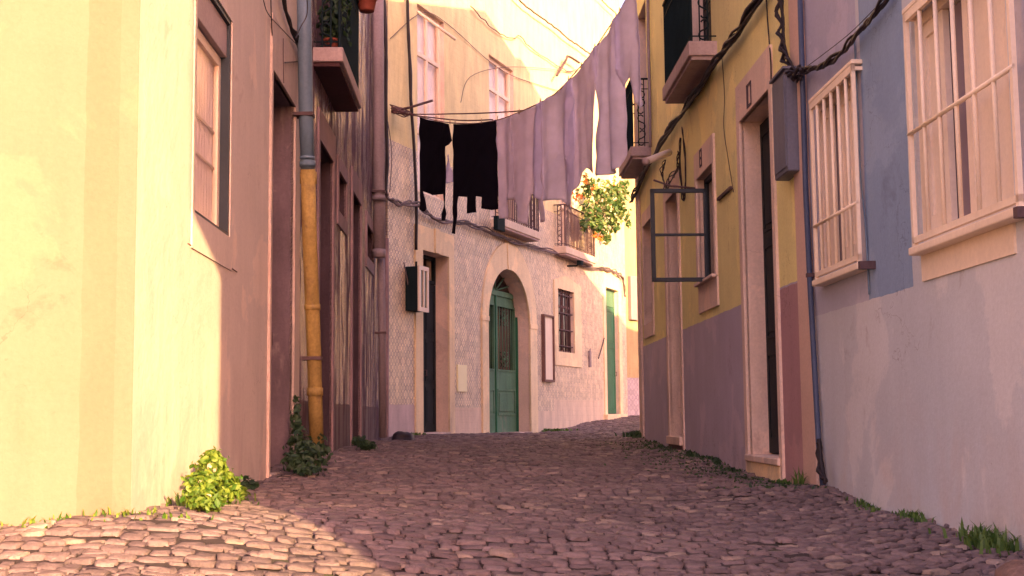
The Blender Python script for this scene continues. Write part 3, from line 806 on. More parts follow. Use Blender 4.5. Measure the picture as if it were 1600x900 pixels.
for a, b in ((u0o - .02, uA0 + .01), (uA1 - .01, u1o + .02)): MB().box(a, b, 0, .05, zsp - .04, zsp + .06).build('impost', M['cream_stone'], arch, bevel=.008)
# green double door
zb_ = FC.Z(790, 676); n_ = -.30
um = FC.U(786.5, 560, n_) ; ul = uA0 - .25 + .0; ul = FC.U(763, 560, n_); ur = FC.U(807, 560, n_)
ul = max(uA0, ul - .3); ur = uA1 - .02
um = (uA0 + ur) / 2
ztr = FC.Z(795, 463, n_)
gd = empty('door', None); gd.parent = arch
def leaf(a, b, matk):
    mb = MB()
    h = ztr - zb_
    gz0, gz1 = FC.Z(790, 578, n_), FC.Z(790, 481, n_)
    pz0, pz1 = FC.Z(790, 649, n_), FC.Z(790, 608, n_)
    mb.slab(rc(a, b, zb_, ztr - .05), [rc(a + .10, b - .10, gz0, gz1)], n_, n_ - .05, close=True)
    mb.slab(rc(a + .09, b - .09, pz0, pz1), [rc(a + .13, b - .13, pz0 + .04, pz1 - .04)], n_ + .02, n_ - .002)
    mb.box(a + .17, b - .17, n_ - .002, n_ + .018, pz0 + .08, pz1 - .08)
    mb.slab(rc(a + .07, b - .07, gz0 - .03, gz1 + .03), [rc(a + .10, b - .10, gz0, gz1)], n_ + .018, n_ - .002)
    lf = mb.build('door_leaf', M[matk], gd, bevel=.004)
    gm = MB(); k = 6
    for i in range(1, k):
        u = a + .10 + (b - a - .20) * i / k
        gm.tube([(u, n_ - .01, gz0), (u, n_ - .01, gz1)], .009, 6, local=True)
    mid = (a + b) / 2
    for j in (.12, .88, .22, .78):
        zc = gz0 + (gz1 - gz0) * j
        for s_ in (-1, 1): scroll(gm, (mid + s_ * .09, n_ + .004, zc), 'u', .20, s_, .008)
    gm.build('grille', M['green_pale'], lf)
    MB().box(a + .09, b - .09, n_ - .045, n_ - .04, gz0 - .01, gz1 + .01).build('pane', M['glass_dark'], lf)
leaf(uA0 + .01, um - .006, 'green_pale'); leaf(um + .006, ur, 'green_pale')
MB().box(uA0, uA1, n_ - .06, n_ + .03, ztr - .05, ztr + .05).build('transom', M['green_pale'], gd, bevel=.005)
MB().box(um - .03, um + .03, n_, n_ + .03, zb_, ztr - .05).build('meeting_stile', M['green'], gd, bevel=.004)
MB().box(ur - .005, uA1, n_ - .03, n_ + .05, zb_ - .1, ztr + .1).build('door_jamb', M['green'], gd)
fl = MB()
for t in (0, 30, 60, 90, 120, 150, 180):
    a_ = R(t); cu = (uA0 + uA1) / 2; ra = (uA1 - uA0) / 2 - .02
    fl.tube([(cu, n_, ztr + .05), (cu + ra * math.cos(a_), n_, ztr + .05 + (za - ztr - .07) * math.sin(a_))], .016, 6, local=True)
fl.build('fanlight_bars', M['green_pale'], gd)
MB().slab(arch_poly(uA0 + .005, uA1 - .005, ztr, ztr + .05, za - .01), [], n_ - .03, n_ - .04).build('fanlight_pane', M['glass_dark'], gd)
MB().box(uA0, uA1, -.42, .06, -.9, zb_).build('door_step', M['stone'], arch, bevel=.012)
# grilled window
MB().slab([(FC.U(865, 500), FC.Z(866, 570)), (FC.U(907, 500), FC.Z(866, 570)), (FC.U(907, 500), FC.Z(906, 448)), ((wg[0] + wg[1]) / 2, FC.Z(885, 432)), (FC.U(865, 500), FC.Z(866, 437))], [rc(*wg)], .03, -.02).build('window_surround', M['cream_stone'], arch, bevel=.008)
sash_window(arch, wg, -.07, 'brown', False, 'glass_dark')
gr = MB(); 
for i in range(1, 7):
    u = wg[0] + (wg[1] - wg[0]) * i / 7; gr.tube([(u, -.03, wg[2]), (u, -.03, wg[3])], .011, 6, local=True)
for f in (.1, .36, .63, .92): z = wg[2] + (wg[3] - wg[2]) * f; gr.box(wg[0], wg[1], -.045, -.02, z - .012, z + .012)
gr.build('window_grille', M['iron_brown'], arch)
# right door
surround(arch, dr, .22, .30, .55, 0, .03, 'cream_stone', name='door_surround')
panel_door(arch, (dr[0], dr[1], dr[2], dr[3] - .45), -.09, 'green', 1); MB().box(dr[0], dr[1], -.14, -.09, dr[3] - .45, dr[3]).build('transom_panel', M['green_pale'], arch)
MB().box(dr[0] - .3, dr[1] + .35, -.42, .12, dr[2] - .6, dr[2]).build('door_step', M['cream_stone'], arch, bevel=.012)
# upper doors and balconies
for k, wv in enumerate((w1u, w2u, w3u)):
    sash_window(arch, wv, -.08, 'cream_paint', True, 'glass_dusty', 1, (.32, .74) if k == 0 else (.3, .8), .07)
balcony(arch, b1u[0], b1u[1], .30, b1z, .16, .95, 'slab_cream', 'iron_brown', .10, bar=.012)
balcony(arch, b2u[0], b2u[1], .30, b2z, .16, .95, 'slab_cream', 'iron_brown', .10, bar=.012)
wl = (w1u[0] - .25, w1u[1] + .25)
balcony(arch, wl[0], wl[1], .30, b1z, .16, .95, 'slab_cream', 'iron_brown', .10, bar=.012) if False else None

# far sunlit house
farh = empty('far_cream_house', FD, 'cream house in low sun beyond the bend, its foot tiled', 'house')
MB().slab(rc(0, 9, -.9, 12), [rc(3.2, 4.2, 2.3, 4.0)], 0, -.3).build('wall', M['tile_far'], farh)
sash_window(farh, (3.2, 4.2, 2.3, 4.0), -.15, 'brown', False, 'glass_dark')
g1 = FD.w(0, 0, 0); g2 = FD.w(9, 0, 0); g3 = FD.w(9, -6, 0); g4 = FD.w(0, -6, 0)
body(farh, FD, [(g1.x, g1.y), (g2.x, g2.y), (g3.x, g3.y), (g4.x, g4.y)], 12)

# ================================================================== RIGHT: yellow house
yel = empty('mustard_house', FR, 'mustard yellow house on the right with a mauve painted foot and two iron balconies', 'house')
uYB = FR.U(1262, 450)
uYend = FR.U(1000, 500)
dm = (FR.U(1165.5, 450), FR.U(1214, 450), -.2, (FR.Z(1158, 192) + FR.Z(1197, 146)) / 2)
dzf = FR.Z(1190, 712)
wo_ = (FR.U(1092, 350), FR.U(1118, 350), (FR.Z(1107, 436) + FR.Z(1120, 428)) / 2, (FR.Z(1092, 282) + FR.Z(1114, 253)) / 2)
df = (FR.U(1045, 500), FR.U(1064, 500), -.2, FR.Z(1050, 306))
wf = (FR.U(1007.5, 430), FR.U(1020, 430), FR.Z(1014, 506), FR.Z(1010, 350))
YP = .30
y1 = (FR.U(1035, 155, YP), FR.U(1076, 75, YP)); y1z = FR.Z(1076, 63, YP); y1t = y1z - FR.Z(1076, 87, YP)
y2 = (FR.U(967, 280, YP), FR.U(985.5, 240, YP)); y2z = FR.Z(985, 229, YP); y2t = y2z - FR.Z(985, 245, YP)
yb1 = (y1[0] + .3, y1[1] - .3, y1z, y1z + 2.4); yb2 = (y2[0] + .35, y2[1] - .3, y2z, y2z + 2.3)
yb2 = (max(yb2[0], uYend + .1), yb2[1], yb2[2], yb2[3])
mb = MB().slab(rc(uYend, uYB, -1.2, H), [rc(*dm), rc(*wo_), rc(*df), rc(*wf), rc(*yb1), rc(*yb2)], 0, -.30, mf=0, mh=1)
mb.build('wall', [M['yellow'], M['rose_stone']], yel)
def world2(fr, *un): return [(fr.w(u, n, 0).x, fr.w(u, n, 0).y) for u, n in un]
body(yel, FR, world2(FR, (uYend, 0), (uYB, 0), (uYB, -4.6), (uYend, -4.6)), H)
for cu_, cn_, ch_ in ((uYend + 1.2, -2.2, .55), (uYend + 3.0, -1.6, .35), (uYend + .6, -3.9, .4)):
    MB().box(cu_, cu_ + .6, cn_ - .5, cn_, H + .2, H + .25 + ch_).build('chimney', M['stone'], yel)
MB().box(uYend + .01, uYB - .01, -11, -4.62, -1, 8.0).build('rear_sun_block', M['stone'], yel)  # unseen block added behind the house, sized to shape sun on plant and facade
surround(yel, dm, .12, .10, .36, 0, .025, 'rose_stone', name='door_surround')
panel_door(yel, (dm[0], dm[1], dzf, dm[3] - .02), -.175, 'darkdoor', 1)
MB().box(dm[0] - .05, dm[1] + .03, -.3, .05, dzf - .06, dzf).build('door_sill', M['rose_stone'], yel, bevel=.01)
MB().box(dm[0] - .05, dm[1] + .03, -.3, .03, -.6, dzf - .062).build('door_step', M['cream_stone'], yel, bevel=.01)
surround(yel, wo_, .10, .09, .30, .02, .025, 'rose_stone', name='window_surround')
MB().slab(rc(wo_[0] - .04, wo_[1] + .10, wo_[2] - .34, wo_[2] - .03), [], .02, -.01).build('apron_panel', M['rose_stone'], yel, bevel=.006)
MB().box(wo_[0] - .05, wo_[1] + .06, -.12, .07, wo_[2] - .035, wo_[2]).build('window_sill', M['rose_stone'], yel, bevel=.008)
sash_window(yel, wo_, -.07, 'teal_frame', False, 'glass_dark', 0, ())
surround(yel, df, .14, .12, .26, 0, .02, 'rose_stone', name='door_surround'); panel_door(yel, (df[0], df[1], .6, df[3]), -.26, 'darkdoor', 1)
MB().box(df[0] - .08, df[1] + .04, -.3, .06, FR.Z(1060, 685) - .08, FR.Z(1060, 682)).build('door_sill', M['rose_stone'], yel, bevel=.01)
MB().box(df[0] - .08, df[1] + .04, -.3, .03, -.6, FR.Z(1060, 685) - .082).build('door_step', M['brown'], yel, bevel=.01)
surround(yel, wf, .10, .10, .2, .2, .02, 'rose_stone', name='window_surround'); sash_window(yel, wf, -.1, 'green', False, 'glass_dark')
MB().box(uYend - .02, uYend + .35, 0, .035, -.9, H).build('corner_pilaster', M['rose_stone'], yel, bevel=.01)
MB().box(FR.U(1256.5, 600), FR.U(1277, 600) - .01, 0, .03, -1.2, H - .1).build('corner_pilaster', surf('peach_plaster', (.62, .44, .36), var=.08, bump=.25, stains=[((.5, .33, .22), 3, .5, .5, .5, 1.2)]), yel, bevel=.01)
balcony(yel, y1[0], y1[1], YP, y1z, y1t, 1.0, 'slab', 'iron', .085); balcony(yel, y2[0], y2[1], YP, y2z, y2t, 1.0, 'slab', 'iron', .085)
panel_door(yel, yb1, -.16, 'darkdoor', 2); panel_door(yel, yb2, -.16, 'darkdoor', 2)
# open casement standing out from the window
cz0, cz1 = FR.Z(1105, 441), FR.Z(1105, 293)
cu = FR.U(1105, 365)
cn1 = .62
cs = MB()
def cbar(n0, n1, z0, z1, t=.02): cs.box(cu - t, cu + t, n0, n1, z0, z1)
cbar(.0, cn1, cz1 - .045, cz1); cbar(.0, cn1, cz0, cz0 + .045); cbar(.0, cn1, cz0 + (cz1 - cz0) * .49, cz0 + (cz1 - cz0) * .49 + .028)
cbar(cn1 - .045, cn1, cz0, cz1); cbar(0, .035, cz0, cz1)
co = cs.build('casement', M['teal_frame'], yel, bevel=.004)
MB().tube([(cu, .12, cz1 + .005), (cu + .02, .40, cz1 + .03), (cu, .58, cz1 + .10)], .012, 6, local=True).build('casement_stay', M['iron_brown'], co)
MB().box(FR.U(1124, 300), FR.U(1145, 300), .0, .03, FR.Z(1134, 303) - .015, FR.Z(1134, 303) + .015).build('iron_bar', M['iron_brown'], yel)
# house numbers, dark digits on plates
def digits(fr, parent, px, py, w, h, segs, name='house_number'):
    u, z = fr.at(px, py); mb = MB(); k = len(segs); cw_ = w / k
    for i, sgm in enumerate(segs):
        a = u - w / 2 + i * cw_ + .008; b = a + cw_ - .016; t = .024
        for q in sgm:
            if q == 'a': mb.box(a, b, .026, .032, z + h / 2 - t, z + h / 2)
            if q == 'g': mb.box(a, b, .026, .032, z - t / 2, z + t / 2)
            if q == 'd': mb.box(a, b, .026, .032, z - h / 2, z - h / 2 + t)
            if q == 'f': mb.box(a, a + t, .026, .032, z, z + h / 2)
            if q == 'e': mb.box(a, a + t, .026, .032, z - h / 2, z)
            if q == 'b': mb.box(b - t, b, .026, .032, z, z + h / 2)
            if q == 'c': mb.box(b - t, b, .026, .032, z - h / 2, z)
    mb.build(name, M['digit'], parent)
digits(FR, yel, 1172.5, 151, .34, .22, ['bc', 'abcdef'])
digits(FR, yel, 1098.5, 247, .15, .20, ['abcdefg'])
# metal cabinet
c0 = (FR.U(1208, 190, .12), FR.U(1229, 190, .12)); cz = (FR.Z(1231, 267, .12), FR.Z(1226, 108, .12))
cab = MB().box(c0[0], c0[1], .0, .12, cz[0], cz[1]).build('meter_cabinet', M['cabinet'], None, rest=False)
cab.location = FR.o; cab.rotation_euler = (0, 0, FR.ang)
tag(cab, 'grey blue metal cabinet fixed high on the mustard wall beside the tall doorway', 'meter cabinet')
cab.modifiers.new('bevel', 'BEVEL').width = .008
MB().slab(rc(c0[0] + .03, c0[1] - .03, cz[0] + .04, cz[1] - .04), [], .128, .118).build('cabinet_door', M['cabinet'], cab, bevel=.004)
MB().box(c0[0] - .015, c0[1] + .015, -.0, .14, cz[1], cz[1] + .02).build('cabinet_lid', M['cabinet'], cab)

# ================================================================== RIGHT: blue grey house
blu = empty('blue_grey_house', FR, 'pale blue grey house nearest on the right with cream barred windows', 'house')
uB1 = 1.00
ws = (FR.U(1277, 300), FR.U(1335, 290), FR.Z(1310, 421), FR.Z(1300, 140))
wbg = (FR.U(1430, 200), FR.U(1580, 200), FR.Z(1510, 352), FR.Z(1427, 28))
mb = MB().slab(rc(uYB + .002, uB1, -1.6, H), [rc(*ws), rc(*wbg)], 0, -.30, mf=0, mh=0); mb.build('wall', M['bluewall'], blu)
body(blu, FR, world2(FR, (uYB + .002, 0), (uB1, 0), (uB1, -8), (uYB + .002, -8)), H)
def barred(o, gu0, gu1, gz0, gz1, nb, cross, pn_=.06, shutters=True):
    u0, u1, z0, z1 = o
    f = MB().slab(rc(u0, u1, z0, z1), [rc(u0 + .06, u1 - .06, z0 + .06, z1 - .06)], -.02, -.10, close=True).build('window', M['white_paint'], blu, bevel=.005)
    w = u1 - u0
    # white inner shutters nearly closed, a slit of dark glass between them
    ga, gb = u0 + w * .31, u0 + w * .52
    MB().slab(rc(u0 + .062, ga, z0 + .065, z1 - .065), [rc(u0 + .13, ga - .06, z0 + .14, z1 - .14)], -.035, -.07, close=True).build('sash', M['white_paint'], f, bevel=.004)
    MB().box(u0 + .08, ga - .03, -.065, -.05, z0 + .1, z1 - .1).build('shutter', M['white_paint'], f)
    MB().slab(rc(gb, u1 - .062, z0 + .065, z1 - .065), [rc(gb + .07, (gb + u1) / 2 - .04, z0 + .14, z1 - .14), rc((gb + u1) / 2 + .02, u1 - .13, z0 + .14, z1 - .14)], -.035, -.07, close=True).build('sash', M['white_paint'], f, bevel=.004)
    MB().box(gb + .03, u1 - .1, -.065, -.05, z0 + .1, z1 - .1).build('shutter', M['white_paint'], f)
    MB().box(ga - .02, gb + .02, -.080, -.074, z0 + .07, z1 - .07).build('pane', M['shaded_pane'], f)
    g_ = MB()
    g_.box(gu0, gu1, pn_ - .012, pn_ + .012, gz1 - .05, gz1); g_.box(gu0, gu1, pn_ - .012, pn_ + .012, gz0 + .02, gz0 + .055)
    g_.box(gu0, gu0 + .03, pn_ - .012, pn_ + .012, gz0, gz1); g_.box(gu1 - .03, gu1, pn_ - .012, pn_ + .012, gz0, gz1)
    g_.box(gu0, gu0 + .02, 0, pn_, gz1 - .04, gz1 - .015); g_.box(gu1 - .02, gu1, 0, pn_, gz1 - .04, gz1 - .015)
    for i in range(1, nb + 1):
        u = gu0 + (gu1 - gu0) * i / (nb + 1)
        g_.tube([(u, pn_, gz0 + .03), (u, pn_, gz1 - .03)], .0125, 8, local=True)
    zc = gz0 + (gz1 - gz0) * cross
    g_.tube([(gu0, pn_ + .004, zc), (gu1, pn_ + .004, zc)], .013, 8, local=True)
    g_.build('window_grille', M['cream_paint'], blu, bevel=0)
    s_ = MB().box(gu0 - .02, gu1 + .02, -.1, pn_ + .03, gz0 - .045, gz0); s_.build('window_sill', M['cream_paint'], blu, bevel=.008)
    MB().box(gu0 - .01, gu1 + .01, 0, pn_ + .015, gz1, gz1 + .03).build('window_head', M['cream_paint'], blu, bevel=.006)
pn_ = .06
barred(ws, FR.U(1271, 300, pn_), FR.U(1340, 290, pn_), FR.Z(1310, 424, pn_), (FR.Z(1269, 160, pn_) + FR.Z(1329, 104, pn_)) / 2, 5, .30, pn_)
barred(wbg, FR.U(1421, 200, pn_), FR.U(1590, 200, pn_), (FR.Z(1429, 385, pn_) + FR.Z(1591, 326, pn_)) / 2, FR.Z(1415, 22, pn_), 5, .48, pn_)
MB().slab(rc(FR.U(1443, 420), FR.U(1588, 370), zdB + .01, FR.Z(1510, 375)), [], .012, -.01).build('apron_panel', M['cream_paint'], blu, bevel=.006)
for px, py in ((1345, 413), (1590, 330)):
    u, z = FR.at(px, py, pn_ + .03); MB().box(u - .025, u + .02, .0, pn_ + .04, z - .03, z + .02).build('sill_bracket', M['iron_brown'], blu)
pipe(blu, FR, [(1249, -40), (1254, 130), (1259, 300), (1265, 430), (1272, 560), (1279, 690), (1286, 760)], .04, .021, 'pipe_navy')

MB().box(uB1 - .01, uB1 + .80, -8, .0, 4.85, H).build('upper_storey', M['bluewall'], blu)
# ================================================================== small fixtures on the tiled house
sp = MB(); u, z = FC.at(720, 591); 
sp.box(FC.U(713.5, 590), FC.U(727.5, 590), 0, .03, FC.Z(720, 612), FC.Z(720, 570))
o = sp.build('wall_plate', M['paper'], None, rest=False, bevel=.004); o.location = FC.o; o.rotation_euler = (0, 0, FC.ang); tag(o, 'small cream enamel plate on the tiles between dark door and green arched door', 'plate')
lan = empty('display_case', FC, 'dark green glazed display case hanging beside the dark doorway', 'display case')
a, b = FC.U(654, 450, .28), FC.U(672, 450, .28); a0 = FC.U(641, 450, 0.02)
z0, z1 = FC.Z(655, 486, .2), FC.Z(655, 417, .2)
lu0 = FC.U(655, 450, .26); lu1 = FC.U(669, 450, .26)
MB().box(lu0, lu1, 0, .24, z0, z1).build('case', M['iron'], lan, bevel=.01)
fm_ = MB().slab(rc(lu0 - .01, lu1 + .01, z0 - .01, z1 + .01), [rc(lu0 + .05, (lu0 + lu1) / 2 - .015, z0 + .06, z1 - .06), rc((lu0 + lu1) / 2 + .015, lu1 - .05, z0 + .06, z1 - .06)], .27, .235, close=True)
fm_.build('glazed_front', M['white_paint'], lan, bevel=.004)
MB().box(lu0 + .03, lu1 - .03, .242, .25, z0 + .03, z1 - .03).build('pane', M['glass_dark'], lan)
MB().tube([((lu0 + lu1) / 2, .12, z1), ((lu0 + lu1) / 2, .12, z1 + .10)], .02, 8, local=True).build('hook', M['iron'], lan)
nb = empty('notice_case', FC, 'tall narrow brown framed notice case between green arched door and grilled window', 'notice case')
a, b = FC.U(848, 545, .03), FC.U(863.5, 545, .03); z0, z1 = FC.Z(856, 597), FC.Z(856, 493)
MB().slab(rc(a, b, z0, z1), [rc(a + .05, b - .03, z0 + .05, z1 - .04)], .08, 0).build('frame', M['brown'], nb, bevel=.006)
MB().box(a + .05, b - .03, .0, .04, z0 + .05, z1 - .04).build('panel', M['cream_paint'], nb)
sl = MB(); u, z = FC.at(920, 561); sl.box(u - .05, u + .05, 0, .05, z - .2, z + .2); sl.tube([(u - .12, .03, z), (u - .12, .08, z + .25)], .015, 6, local=True)
o = sl.build('intercom_box', M['pipe_mauve'], None, rest=False); o.location = FC.o; o.rotation_euler = (0, 0, FC.ang); tag(o, 'slim mauve metal box on tiles between the grilled window and the narrow green door', 'intercom')
bx = MB(); bx.box(FD.U(981, 465), FD.U(994, 465), 0, .12, FD.Z(985, 500), FD.Z(985, 432))
o = bx.build('meter_box', M['pipe_mauve'], None, rest=False, bevel=.01); o.location = FD.o; o.rotation_euler = (0, 0, FD.ang); tag(o, 'mauve meter box on the sunlit cream wall at the bend', 'meter box')
bk = MB(); u, z = FC.at(891, 416); bk.tube([(u - .25, .0, z - .02), (u, .15, z), (u + .02, .25, z + .08)], .02, 6, local=True); bk.box(u - .06, u + .08, .18, .3, z + .02, z + .12)
o = bk.build('wall_lamp', M['iron'], None, rest=False); o.location = FC.o; o.rotation_euler = (0, 0, FC.ang); tag(o, 'small black lamp on a bracket above the grilled window', 'wall lamp')
# awning pole
o = MB().tube([FC.w(FC.U(652, 18, .1), .1, FC.Z(652, 18, .1)), FC.w(FC.U(712, 62, .7), .7, FC.Z(712, 62, .7))], .025, 8).build('awning_pole', M['white_paint']); tag(o, 'white pole sticking out above the tall upper window on the left', 'pole')
# floodlight on the yellow house
P0 = FR.w(FR.U(1046, 238, .06), .06, FR.Z(1046, 238, .06)); P1 = FR.w(FR.U(1010, 252, .42), .42, FR.Z(1010, 252, .42))
fl_ = empty('tube_lamp', None, 'white tube lamp sticking out of the mustard wall under the far balcony', 'lamp', loc=P0)
mb = MB().tube([(0, 0, 0), (P1 - P0)], .045, 10); mb.build('housing', M['lamp'], fl_)
mb = MB().tube([P1 - P0, (P1 - P0) * 1.06], .05, 10); mb.build('end_cap', M['slab'], fl_)

# ================================================================== cables
def cable(fr, pts, n, r, label, mat='cable', strands=1, spread=.02, jit=0.0, name='cable', group=None, k=6, cat='cable', twist=5, seg=5):
    mb = MB()
    for s in range(strands):
        P = []
        for i, (px, py) in enumerate(pts):
            nn = n[i] if isinstance(n, (list, tuple)) else n
            u, z = fr.at(px, py, nn); P.append(fr.w(u, nn, z))
        P = catmull(P, k); Q = []
        ph = random.uniform(0, 6.28); 
        for i, p in enumerate(P):
            a = ph + i * twist / 10 + s; rr = spread * (0.5 + .5 * math.sin(i * .7 + ph)) if strands > 1 else 0
            Q.append(p + Vector((0, 0, 1)) * rr * math.sin(a) + fr.out * abs(rr) * .5 * (1 + math.cos(a)) + fr.d * rr * .4 * math.cos(a * 1.3) + Vector((random.gauss(0, jit), 0, random.gauss(0, jit))))
        mb.tube(Q, r * random.uniform(.8, 1.2) if strands > 1 else r, seg)
    o = mb.build(name, M[mat]); return tag(o, label, cat, group)
cable(FR, [(1200, -20), (1160, 42), (1128, 85), (1092, 140), (1060, 185), (1036, 222), (1012, 262), (1000, 288), (988, 312)], .05, .016, 'thick black cable bundle running down across the mustard wall under both balconies', strands=7, spread=.05)
cable(FR, [(1128, 88), (1132, 150), (1131, 200), (1138, 250), (1146, 300)], .02, .004, 'thin cable dropping from the bundle to the iron bar on the mustard wall')
cable(FR, [(1197, -10), (1200, 40), (1204, 90), (1205, 125)], .02, .007, 'cable dropping to the top corner of the grey metal cabinet')
cable(FR, [(1222, -20), (1223, 30), (1226, 70), (1236, 105), (1248, 118), (1256, 112)], .06, .010, 'tangle of black cables hanging between the mustard and blue grey houses', strands=9, spread=.055)
cable(FR, [(1252, 112), (1270, 108), (1290, 103), (1318, 80), (1342, 52), (1365, 25), (1392, -8)], .05, .011, 'black cable bundle rising over the small barred window to the top edge', strands=4, spread=.028)
cable(FR, [(1255, 108), (1290, 82), (1330, 50), (1372, 8), (1400, -20)], .03, .003, 'thin slack wire above the black bundle over the small barred window')
cable(FR, [(1335, 62), (1338, 120), (1342, 200), (1345, 280), (1352, 350), (1358, 460)], .012, .006, 'pale painted cable running down between the two barred windows', mat='pipe_blue')
cable(FR, [(1040, 250), (1036, 275), (1042, 295), (1050, 280), (1060, 262), (1063, 240)], .05, .007, 'loose coil of wires under the white tube lamp', strands=4, spread=.05)
cable(FR, [(1064, 215), (1063, 260), (1068, 310), (1071, 300), (1071, 240), (1066, 200)], .03, .008, 'looped wires hanging on the mustard wall beside the open casement', strands=3, spread=.02)
cable(FR, [(1012, -20), (1013, 60), (1015, 150), (1016, 230)], .04, .025, 'thin pipe running down beside the far balcony rail', mat='pipe_mauve', name='conduit', cat='conduit')
cable(FR, [(1281, 690), (1283, 725), (1290, 752)], .10, .018, 'dark cable end gathered at the foot of the blue pipe', strands=4, spread=.03)
cable(FL, [(436, -20), (450, 30), (459, 55), (467, 75), (474, 96)], .03, .013, 'black cable bundle reaching the blue drain pipe by the left balcony', strands=4, spread=.03)
cable(FL, [(423, -10), (424, 30), (426, 67)], .015, .005, 'short wire with a knob hanging on the tan wall')
cable(FL, [(410, -10), (418, 20), (440, 45), (462, 68)], .02, .004, 'thin slack wire running to the blue drain pipe')
cable(FL, [(442, 60), (442, 95), (443, 130)], .02, .006, 'thin iron wire fixed above the tan doorway lintel', mat='iron_brown')
cable(FL, [(445, 98), (455, 97), (466, 96)], .03, .005, 'short wire reaching across to the blue drain pipe', mat='cable')
cable(FL, [(478, -20), (480, 20), (470, 42), (462, 60)], .17, .005, 'thin wire looping round the top of the blue drain pipe')
cable(FC, [(599, -20), (602, 80), (603, 180), (604, 260), (602, 300)], .12, .030, 'thick black cable running down at the corner by the mauve pipe', strands=2, spread=.02)
cable(FC, [(636, -20), (638, 60), (641, 140), (643, 180), (649, 280), (650, 390)], .08, .024, 'black cable running down the tiles to the green display case', strands=2, spread=.02)
cable(FC, [(601, 296), (606, 310), (622, 319), (648, 318), (665, 332), (690, 344), (730, 350), (765, 362), (800, 378), (845, 388), (880, 400), (912, 414), (940, 420), (960, 424), (972, 436), (976, 462)], .08, .018, 'grey cable bundle sagging across the tiles over the arched door', mat='cable_grey', strands=5, spread=.055, jit=.004)
cable(FC, [(610, 60), (660, 20), (700, 38), (760, 92), (800, 118), (850, 135), (900, 150)], .03, .007, 'thin grey wire stapled across the upper tiled wall', mat='cable_grey')
cable(FC, [(735, 10), (770, 45), (800, 60), (812, 56), (830, 75), (860, 95), (885, 110), (905, 108)], .05, .012, 'wavy wire on the upper wall at the edge of the sunlight', mat='cable_grey', jit=.008)
cable(FC, [(795, -20), (815, 4), (838, 22), (866, 42), (890, 62), (905, 72), (922, 85)], .12, .020, 'rusty brown wire slanting across the bright upper wall', mat='iron_brown', jit=.006)
cable(FC, [(930, -10), (950, 10), (962, 22), (966, 40)], .12, .016, 'brown wire curling at the top of the bright wall', mat='iron_brown', jit=.006)
cable(FC, [(870, 118), (884, 94), (888, 88), (905, 98)], .2, .03, 'bent brown bracket on the bright wall behind the laundry', mat='iron_brown', name='bracket', cat='bracket')
cable(FC, [(720, 160), (735, 120), (790, 105), (860, 108), (905, 115)], .05, .006, 'very thin wire between the two upper windows', mat='cable_grey')
cable(FC, [(606, 190), (612, 240), (609, 300)], .05, .008, 'loose thin wire dangling on the tiles near the corner', mat='cable_grey')
cable(FC, [(631, 410), (634, 425), (638, 448), (640, 470)], .05, .010, 'thin wire curling beside the display case', mat='cable_grey')
cable(FC, [(935, 560), (941, 540), (944, 528)], .05, .016, 'brown pull handle by the narrow green door', mat='iron_brown', name='pull_handle', cat='handle')

# ================================================================== laundry
LP0 = FC.w(FC.U(612, 172, .25), .25, 0)
LP1 = Vector((1.93, 14.2, 0))
FW = Frame((LP0.x, LP0.y), (LP1.x - LP0.x, LP1.y - LP0.y))
line_px = [(612, 171), (630, 176), (655, 182), (680, 188), (706, 192), (740, 193), (775, 188), (800, 180), (830, 167), (845, 160), (870, 144), (900, 112), (925, 82), (950, 45), (968, 18), (985, -12), (1004, -48)]
def WP(px, py, n=0.0):
    u, z = FW.at(px, py, n); return u, z
o = MB().tube(catmull([FW.w(WP(*p)[0], 0, WP(*p)[1]) for p in line_px], 5), .008, 6).build('clothesline', M['rope']); tag(o, 'sagging washing line strung across the lane, hung with clothes', 'clothesline')
for pts, lab in (([(610, 172), (640, 178), (700, 178), (770, 176), (830, 171), (880, 158)], 'upper brown line running level above the black clothes'),
                 ([(612, 176), (660, 182), (720, 188), (770, 187)], 'short second line close above the black clothes')):
    o = MB().tube(catmull([FW.w(WP(x, y, -.25)[0], -.25, WP(x, y, -.25)[1]) for x, y in pts], 5), .010, 6).build('clothesline', M['rope']); tag(o, lab, 'clothesline')
o = MB().tube([FC.w(FC.U(612, 174, .0), .0, FC.Z(612, 174)), FC.w(FC.U(640, 168, .35), .35, FC.Z(640, 168, .35)), FC.w(FC.U(676, 157, .75), .75, FC.Z(676, 157, .75))], .022, 8).build('line_bracket', M['iron_brown']); tag(o, 'iron arm on the tiled wall holding the washing lines', 'bracket')
o = MB(); 
for k in range(7):
    P = [FC.w(FC.U(608 + random.uniform(0, 28), 172 + random.uniform(-5, 9), .2), .2 + random.uniform(-.05, .1), FC.Z(620, 172 + random.uniform(-6, 9), .2)) for _ in range(5)]
    o.tube(catmull(P, 4), .010, 5)
o = o.build('rope_knot', M['rope']); tag(o, 'tangled knot of rope at the corner end of the washing lines', 'rope')

